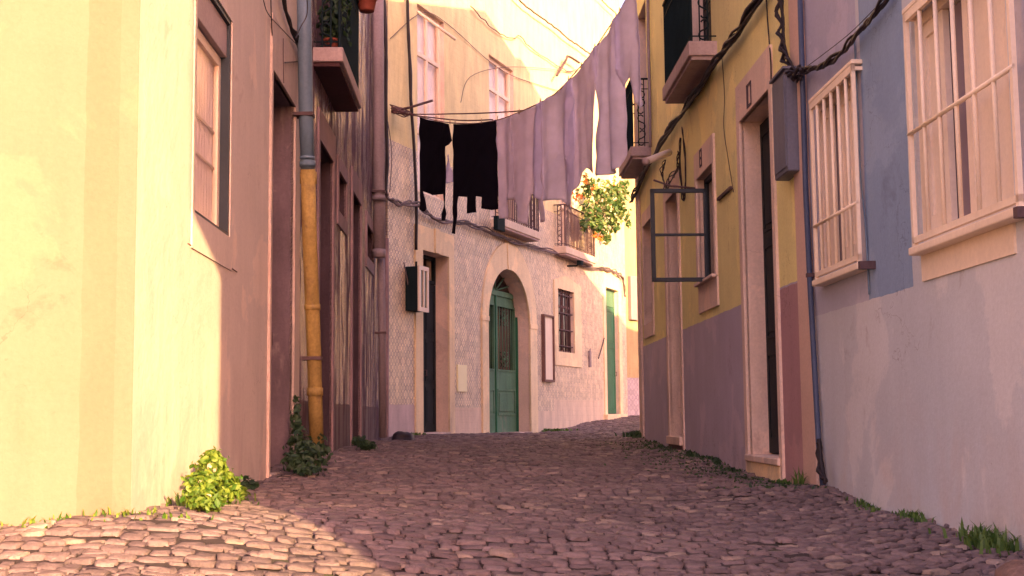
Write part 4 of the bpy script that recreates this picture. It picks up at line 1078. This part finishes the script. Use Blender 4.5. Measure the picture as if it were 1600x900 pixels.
def garment(outline, mat, label, folds=(9, .035), n=0.0, group='clothes on the washing line', seams=(), name='garment', cat='clothes', parts=()):
    pts = [WP(*p, n) for p in outline]
    mb = MB()
    def pt_in(x, y, P):
        c = False
        for i in range(len(P)):
            (x1, y1), (x2, y2) = P[i], P[i - 1]
            if (y1 > y) != (y2 > y) and x < (x2 - x1) * (y - y1) / (y2 - y1) + x1: c = not c
        return c
    # densify outline
    D = []
    for i in range(len(pts)):
        a, b = Vector(pts[i]), Vector(pts[(i + 1) % len(pts)]); k = max(1, int((b - a).length / .035))
        for j in range(k): D.append(a + (b - a) * j / k)
    us = [p.x for p in D]; zs = [p.y for p in D]; u0, u1, z0, z1 = min(us), max(us), min(zs), max(zs)
    V = list(D); h = .032
    for i in range(int((u1 - u0) / h) + 1):
        for j in range(int((z1 - z0) / h) + 1):
            x = u0 + i * h + random.uniform(-.004, .004); y = z0 + j * h + random.uniform(-.004, .004)
            if pt_in(x, y, [(p.x, p.y) for p in D]) and min((x - p.x) ** 2 + (y - p.y) ** 2 for p in D) > (.018) ** 2: V.append(Vector((x, y)))
    cv, ce, cf, *_ = delaunay_2d_cdt(V, [], [list(range(len(D)))], 1, 1e-6)
    k, amp = folds; ph = random.uniform(0, 6); w = u1 - u0
    fold_set = [(k * random.uniform(.12, .22), amp * .8, random.uniform(0, 6), random.uniform(-1.5, 1.5)), (k * random.uniform(.3, .45), amp * .38, random.uniform(0, 6), random.uniform(-2, 2)), (k * random.uniform(.6, .9), amp * .13, random.uniform(0, 6), random.uniform(-2, 2))]
    vs_ = []
    for p in cv:
        t = (z1 - p.y) / (z1 - z0); s = (p.x - u0) / w
        f = 0
        for (q, a_, p_, tw) in fold_set: f += a_ * 1.45 * (.25 + .9 * t) * math.sin(q * s * 6.283 + p_ + tw * t)
        f += .010 * math.sin(23 * s + 6 * math.sin(5 * t + ph)) * max(0, .35 - t) * 2 + .006 * math.sin(31 * t + 13 * s + ph) * (.5 + .5 * math.sin(7 * s + 9 * t))
        f += .012 * math.sin(4 * t + 5 * s + ph) + .006 * math.sin(17 * t + 9 * s + ph) * math.sin(11 * s - 6 * t)
        vs_.append(FW.w(p.x, n + f, p.y))
    mb.add(vs_, [tuple(f) for f in cf], 0, True)
    o = mb.build(name, M[mat]); tag(o, label, cat, group)
    sm = o.modifiers.new('solid', 'SOLIDIFY'); sm.thickness = .004
    for f in seams:
        s_ = MB(); q = catmull([FW.w(WP(*p, n)[0], n + .03, WP(*p, n)[1]) - o.location for p in f], 4); s_.tube(q, .006, 5); s_.build('seam', M[mat], o)
    return o
garment([(655, 183), (668, 187), (685, 190), (704, 194), (705, 206), (708, 220), (703, 226), (697, 229), (697, 262), (696, 285), (695, 303), (693, 320), (696, 334), (694, 344), (687, 344), (687, 334), (691, 322), (690, 303), (675, 305), (662, 299), (664, 312), (666, 326), (663, 331), (657, 328), (658, 312), (657, 296), (655, 240)], 'cloth_black',
        'black shirt with dangling cuffs, leftmost on the washing line', (5, .03))
garment([(709, 194), (730, 194), (752, 193), (775, 188), (775, 230), (774, 290), (773, 326), (766, 328), (754, 326), (755, 308), (747, 307), (747, 332), (732, 334), (732, 308), (718, 307), (717, 330), (716, 366), (710, 365), (709, 310), (708, 250)], 'cloth_black',
        'wide black garment with hanging tails, second on the washing line', (4, .03))
garment([(699, 240), (705, 262), (708, 275), (707, 284), (697, 288), (697, 262)], 'cloth_pale', 'scrap of pale cloth showing between the two black garments', (2, .01), n=-.1)
garment([(776, 189), (800, 181), (822, 171), (848, 158), (850, 220), (851, 300), (851, 318), (854, 346), (846, 348), (842, 320), (842, 304), (828, 303), (826, 318), (824, 350), (813, 348), (812, 322), (806, 312), (790, 313), (789, 340), (776, 341), (776, 310)], 'cloth_rose',
        'dusty rose shirt with sleeves hanging, right after the black clothes', (7, .04), seams=[[(800, 182), (803, 230), (806, 300)]])
garment([(840, 163), (858, 152), (872, 142), (893, 121), (898, 170), (901, 220), (903, 288), (897, 322), (884, 328), (872, 312), (850, 314), (838, 306), (838, 240)], 'cloth_lilac',
        'lilac sheet folded narrow, fourth on the washing line', (7, .05))
garment([(885, 130), (905, 107), (922, 86), (934, 70), (934, 100), (932, 150), (931, 176), (930, 220), (928, 272), (912, 262), (908, 270), (905, 285), (892, 306), (886, 230), (885, 170)], 'cloth_pale',
        'pale lilac pillowcase hanging just left of the bright slit', (6, .045))
garment([(929, 76), (942, 58), (955, 38), (968, 18), (970, 80), (973, 130), (974, 180), (975, 240), (970, 262), (955, 270), (940, 276), (932, 272), (933, 230), (936, 180), (935, 160), (931, 130), (930, 100)], 'cloth_lilac',
        'crumpled lilac shirt hanging just right of the bright slit', (7, .05))
garment([(963, 26), (976, 4), (990, -22), (993, 10), (996, 40), (1003, 90), (1010, 140), (1012, 165), (1008, 174), (998, 172), (989, 160), (984, 138), (980, 120), (972, 135), (966, 110), (964, 60)], 'cloth_lilac',
        'lilac shirt with one long sleeve, highest and rightmost on the washing line', (5, .04))
for i, (px, py) in enumerate([(656, 181), (703, 191), (711, 192), (752, 190), (777, 186), (811, 175), (844, 159), (888, 124), (908, 103), (929, 74), (962, 28), (968, 17)]):
    u, z = WP(px, py); p = FW.w(u, 0, z)
    o = MB().tube([p + Vector((0, 0, -.03)), p + Vector((.004, 0, .045))], [.008, .006], 5).build('clothes_peg', M['peg'])
    tag(o, 'small clothes peg standing up on the washing line', 'clothes peg', 'pegs on the washing line')
# added black box, makes the dark patch at the first balcony end
o = MB().box(FC.U(777, 350, .32), FC.U(788.5, 350, .32), .24, .33, FC.Z(783, 361, .3), FC.Z(783, 340, .3)).build('added_dark_box', M['iron'], None, rest=False, bevel=.006)
o.location = FC.o; o.rotation_euler = (0, 0, FC.ang); tag(o, 'small black box added at the corner of the cream balcony over the arch', 'box')

# ================================================================== plants
def foliage(centres, n, size, mat, name, parent=None, rest=True, spread=None, long=1.5, droop=0.0):
    """centres: list of (pos, radius vec, weight)"""
    mb_v, mb_f, rnd = [], [], []
    W = np.array([c[2] for c in centres], float); W /= W.sum()
    for k in rng.choice(len(centres), n, p=W):
        c, r, _ = centres[k]
        d = rng.normal(0, 1, 3); d /= np.linalg.norm(d); rr = rng.random() ** .45 * (1.0 if rng.random() > .14 else random.uniform(1.1, 1.55))
        p = Vector(c) + Vector((d[0] * r[0], d[1] * r[1], d[2] * r[2])) * rr
        s = size * random.uniform(.55, 1.25)
        nrm = Vector((d[0] + random.gauss(0, .6), d[1] + random.gauss(0, .6), d[2] * .6 + .5 + random.gauss(0, .5))).normalized()
        t = nrm.orthogonal().normalized(); t.rotate(Matrix.Rotation(random.uniform(0, 6.28), 3, nrm)); t.z -= droop; t.normalize()
        b = nrm.cross(t)
        bse = len(mb_v)
        for (x, y, z) in ((-.5 * long, 0, 0), (-.15, .42, .06), (.25, .36, .04), (.5 * long, 0, -.12), (.25, -.36, .04), (-.15, -.42, .06), (0.05, 0, -.05)):
            mb_v.append(p + t * x * s + b * y * s + nrm * z * s)
        mb_f += [(bse, bse + 5, bse + 6), (bse + 5, bse + 4, bse + 6), (bse + 4, bse + 3, bse + 6), (bse + 3, bse + 2, bse + 6), (bse + 2, bse + 1, bse + 6), (bse + 1, bse, bse + 6)]
        rnd += [random.random()] * 6
    off = Vector((0, 0, 0))
    if parent is None and rest:
        off = Vector((sum(v.x for v in mb_v) / len(mb_v), sum(v.y for v in mb_v) / len(mb_v), min(v.z for v in mb_v)))
    elif parent is not None: off = parent.location
    me = bpy.data.meshes.new(name); me.from_pydata([v - off for v in mb_v], [], mb_f); me.materials.append(M[mat])
    at = me.attributes.new('rnd', 'FLOAT', 'FACE'); at.data.foreach_set('value', rnd)
    o = bpy.data.objects.new(name, me); col.objects.link(o)
    if parent is not None: o.parent = parent
    else: o.location = off
    if name == 'flowers': o['kind'] = 'stuff'
    return o
def stems(root, tops, r=.006, name='stems', mat='stem'):
    mb = MB()
    for tp in tops:
        tp = Vector(tp) - root.location; mid = tp * .5 + Vector((random.gauss(0, .03), random.gauss(0, .03), .03))
        mb.tube(catmull([(0, 0, -.02), mid, tp], 4), [r] * 9, 5)
    return mb.build(name, M[mat], root)
def wall_pt(fr, px, py, n): u, z = fr.at(px, py, n); return fr.w(u, n, z)
def bush(fr, blobs, n0, label, name='bush', cat='bush', leafm='leaf_sun', count=1500, size=.03, flowers=None, group=None, rootpx=None):
    C_ = []
    for (px, py, rx, rz, wgt, n) in blobs:
        p = wall_pt(fr, px, py, n); dist = p.y if p.y > 1 else 1; s = dist / FPX
        C_.append((p, (rx * s, max(rx * s * .8, .05), rz * s), wgt))
    b = wall_pt(fr, *(rootpx or (blobs[0][0], blobs[0][1])), n0); b.z = g(b.x, b.y)
    root = empty(name, None, label, cat, group, loc=b)
    foliage(C_, count, size, leafm, 'foliage', root)
    stems(root, [c[0] for c in C_])
    if flowers: foliage(C_, flowers[0], flowers[1], flowers[2], 'flowers', root, long=1.1)
    return root
bush(FL, [(330, 735, 26, 26, 2, .20), (312, 765, 22, 26, 2, .24), (350, 762, 24, 26, 2, .22), (332, 715, 14, 14, .8, .15), (370, 775, 16, 18, 1, .2), (322, 785, 30, 12, 1, .28)], .12,
     'bright green sunlit bush with small pink flowers at the foot of the cream corner', count=2600, size=.026, flowers=(34, .024, 'flower_pink'), rootpx=(335, 790))
bush(FL, [(388, 765, 16, 18, 1, .12), (394, 778, 12, 10, .6, .15)], .08, 'small dark weed growing in the shade right beside the sunlit bush', leafm='leaf_dark', count=260, size=.034, name='weed', cat='weed')
bush(FL, [(468, 690, 20, 22, 2, .12), (482, 712, 30, 22, 3, .22), (462, 655, 9, 20, .8, .06), (465, 632, 5, 14, .4, .05), (455, 722, 16, 16, 1, .15), (505, 705, 12, 28, 1, .25), (485, 735, 26, 9, 1, .3)], .1,
     'dark green bush climbing the wall at the foot of the ochre pipe', leafm='leaf_dark', count=620, size=.040, rootpx=(475, 738))
bush(FL, [(562, 690, 12, 8, 1, .15), (572, 696, 14, 6, 1, .3)], .1, 'low dark weeds at the foot of the tiled row', leafm='leaf_dark', count=300, size=.05, name='weed', cat='weed')

def grass_tuft(pt, h, n, spread, label, mat='leaf_mid', name='grass_tuft', cat='grass', wide=.006):
    V, F, rnd = [], [], []
    z0 = pt.z
    for k in range(n):
        a = random.uniform(0, 6.28); rr = random.random() ** .7
        x = random.gauss(0, 1) * spread[0] * .5; y = random.gauss(0, 1) * spread[1] * .5
        px_, py_ = pt.x + x, pt.y + y
        zz = g(px_, py_) - .01 - z0
        l = Vector((math.cos(a), math.sin(a), 0)); s = Vector((-l.y, l.x, 0)) * random.uniform(.6, 1.4) * wide
        hh = h * random.uniform(.35, 1.1); bend = hh * random.uniform(.1, .8)
        b = len(V); base = Vector((x, y, zz))
        V += [base - s, base + s, base + l * bend * .35 + Vector((0, 0, hh * .6)) + s * .8, base + l * bend * .35 + Vector((0, 0, hh * .6)) - s * .8, base + l * bend + Vector((0, 0, hh * random.uniform(.7, 1)))]
        F += [(b, b + 1, b + 2, b + 3), (b + 3, b + 2, b + 4)]; r_ = random.random(); rnd += [r_, r_]
    me = bpy.data.meshes.new(name); me.from_pydata(V, [], F); me.materials.append(M[mat])
    at = me.attributes.new('rnd', 'FLOAT', 'FACE'); at.data.foreach_set('value', rnd)
    o = bpy.data.objects.new(name, me); col.objects.link(o); o.location = pt
    tag(o, label, cat, kind='stuff'); return o
def gpt(fr, px, n, py=700):
    u = fr.U(px, py); p = fr.w(u, n, 0); p.z = g(p.x, p.y); return p
grass_tuft(gpt(FL, 285, .12, 800), .09, 260, (.12, .40), 'yellow green sunlit grass strip creeping from the bright bush along the cream wall', 'leaf_sun')
grass_tuft(gpt(FA, 195, .06, 810), .05, 70, (.30, .08), 'short sparse sunlit grass where the cream end wall meets the cobbles', 'leaf_sun')
grass_tuft(gpt(FA, 70, .08, 825), .05, 70, (.35, .10), 'dry low weeds under the far left of the cream end wall', 'leaf_sun')
grass_tuft(gpt(FR, 1570, .08, 850), .11, 200, (.10, .34), 'green tuft of grass at the foot of the blue grey wall at the right edge', 'leaf_mid', wide=.008)
grass_tuft(gpt(FR, 1440, .05, 815), .06, 130, (.05, .25), 'low thin grass under the big barred window', 'leaf_mid')
grass_tuft(gpt(FR, 1366, .05, 795), .05, 120, (.05, .30), 'small moss and grass patch at the blue grey wall foot right of the pipe', 'leaf_mid')
grass_tuft(gpt(FR, 1268, .10, 755), .16, 40, (.05, .12), 'thin tall weed leaning by the foot of the blue pipe', 'leaf_mid', wide=.006)
grass_tuft(gpt(FR, 1240, .08, 750), .06, 80, (.06, .22), 'green weeds at the foot of the peach strip', 'leaf_mid', wide=.012)
grass_tuft(gpt(FR, 1160, .08, 735), .045, 90, (.08, .35), 'dark weeds at the foot of the mauve wall left of the tall door', 'leaf_dark', wide=.012)
grass_tuft(gpt(FR, 1125, .07, 722), .05, 150, (.08, .9), 'band of dark weeds along the middle of the mauve wall foot', 'leaf_dark', wide=.014)
grass_tuft(gpt(FR, 1092, .07, 710), .06, 90, (.06, .5), 'dark weeds right of the far door step', 'leaf_dark', wide=.014)
grass_tuft(gpt(FR, 1040, .07, 695), .05, 130, (.08, 1.2), 'dark weeds in front of the far mauve wall', 'leaf_dark', wide=.016)
grass_tuft(gpt(FR, 1003, .12, 684), .12, 150, (.12, .4), 'dark weed clump at the far corner of the mustard house', 'leaf_dark', wide=.02)
pm = gpt(FC, 850, .08, 672); grass_tuft(pm, .08, 220, (.5, .15), 'green moss right of the arched door surround', 'leaf_mid', wide=.02)
pm = gpt(FC, 625, .08, 680); grass_tuft(pm, .07, 160, (.3, .2), 'green weeds at the foot of the tiled corner', 'leaf_mid', wide=.02)
# moss between the cobbles in the gutter (uncountable)
mo = []
for _ in range(900):
    y = random.uniform(9, 19); x = xr(y) - abs(random.gauss(0, .35)) - .08
    mo.append((Vector((x, y, g(x, y) + .004)), (.05, .05, .008), 1))
o = foliage(mo, 1500, .022, 'leaf_dark', 'moss', None); tag(o, kind='stuff')

# flowering plant hung on the second balcony
def flower_basket():
    bl = [(982, 345, 5, 16, .4), (948, 372, 7, 9, .4), (912, 352, 6, 10, .3), (975, 288, 9, 8, .5), (935, 300, 26, 22, 2), (950, 325, 28, 26, 3), (925, 335, 18, 22, 2), (965, 305, 18, 22, 2), (940, 358, 16, 18, 1.2), (972, 330, 10, 16, .8), (918, 288, 10, 14, .6), (958, 350, 16, 14, 1)]
    p0 = wall_pt(FC, 935, 330, .5)
    root = empty('hanging_plant', None, 'big flowering plant spilling over the corner of the far cream balcony', 'plant', loc=p0)
    C_ = []
    for px, py, rx, rz, w in bl:
        n = .5; p = wall_pt(FC, px, py, n); s = p.y / FPX; C_.append((p, (rx * s, rx * s * .8, rz * s), w))
    foliage(C_, 800, .095, 'leaf_mid', 'foliage', root); foliage(C_, 480, .090, 'leaf_pale', 'foliage', root)
    foliage(C_, 60, .075, 'flower_pink', 'flowers', root, long=1.1)
    fo = []
    for px, py in ((902, 311), (898, 305), (906, 306), (936, 371), (930, 368), (928, 292), (914, 284)):
        p = wall_pt(FC, px, py, .55); s = p.y / FPX; fo.append((p, (6 * s, 6 * s, 5 * s), 1))
    foliage(fo, 80, .07, 'flower_orange', 'flowers', root, long=1.1)
    sp_ = []
    for px, py in ((899, 275), (900, 286), (901, 297), (912, 265), (914, 275), (918, 284), (960, 282)):
        p = wall_pt(FC, px, py, .55); s = p.y / FPX; sp_.append((p, (3.5 * s, 3.5 * s, 8 * s), 1))
    foliage(sp_, 90, .06, 'leaf_pale', 'foliage', root); foliage(sp_, 24, .05, 'flower_orange', 'flowers', root)
    stems(root, [c[0] for c in C_], .012)
flower_basket()
# plants on the left balcony
def pot(p, r, h, label, leafm, n, size, spread, zup, rail=False):
    root = empty('potted_plant', None, label, 'potted plant', loc=p)
    mb = MB(); P = [(0, 0, 0), (0, 0, h * .1), (0, 0, h * .8), (0, 0, h * .82), (0, 0, h)]
    mb.tube(P, [r * .72, r * .75, r * .98, r * 1.12, r * 1.12], 18); mb.build('pot', M['terracotta'], root)
    foliage([(p + Vector((0, 0, h + zup * .5)), (spread, spread, zup * .7), 1), (p + Vector((spread * .5, 0, h + zup)), (spread * .6, spread * .6, zup * .4), .5)], n, size, leafm, 'foliage', root)
    return root
z_ = bz
pot(FL.w(bu0 + .25, .14, z_), .08, .14, 'small potted plant just inside the near end of the left balcony', 'leaf_dark', 260, .05, .13, .35)
pot(FL.w(bu0 + .75, .14, z_), .08, .14, 'taller potted plant in the middle of the left balcony', 'leaf_dark', 380, .05, .14, .5)
pR = wall_pt(FL, 573, 18, PB + .06)
pot(pR, .11, .17, 'red clay pot hung outside the far end of the left balcony rail', 'leaf_dark', 160, .05, .14, .12)
# black lump and rock on the street
def lump(p, r, mat, name, label, cat, sq=.6, seed=1):
    import bmesh
    bm = bmesh.new(); bmesh.ops.create_icosphere(bm, subdivisions=3, radius=1)
    rr = random.Random(seed); k = [rr.uniform(1.5, 4) for _ in range(6)]
    for v in bm.verts:
        d = 1 + .14 * math.sin(v.co.x * k[0] + k[3]) + .12 * math.sin(v.co.y * k[1] + k[4]) + .1 * math.sin(v.co.z * k[2] * 1.5 + k[5]) + .05 * math.sin(v.co.x * 9 + v.co.y * 7)
        v.co = Vector((v.co.x * r[0], v.co.y * r[1], max(v.co.z, -.5) * r[2])) * d
    me = bpy.data.meshes.new(name); bm.to_mesh(me); bm.free()
    for f in me.polygons: f.use_smooth = True
    me.materials.append(M[mat]); o = bpy.data.objects.new(name, me); col.objects.link(o); o.location = p; tag(o, label, cat); return o
def on_ground(px, py):
    r = ray(px, py); t = 1.0
    while EYE + r.z * t > g(r.x * t, r.y * t) and t < 60: t += .01
    return Vector((r.x * t, r.y * t, g(r.x * t, r.y * t)))
p = on_ground(1606, 905); lump(p + Vector((0, 0, .01)), (.11, .13, .07), 'rock', 'rock', 'rounded brown rock at the right edge of the cobbles', 'rock', seed=3)
p = gpt(FL, 596, .35, 690); lump(p + Vector((0, 0, .05)), (.16, .3, .10), 'cable', 'black_bag', 'small crumpled black bag on the ground by the foot of the mauve pipe', 'bag', seed=5)
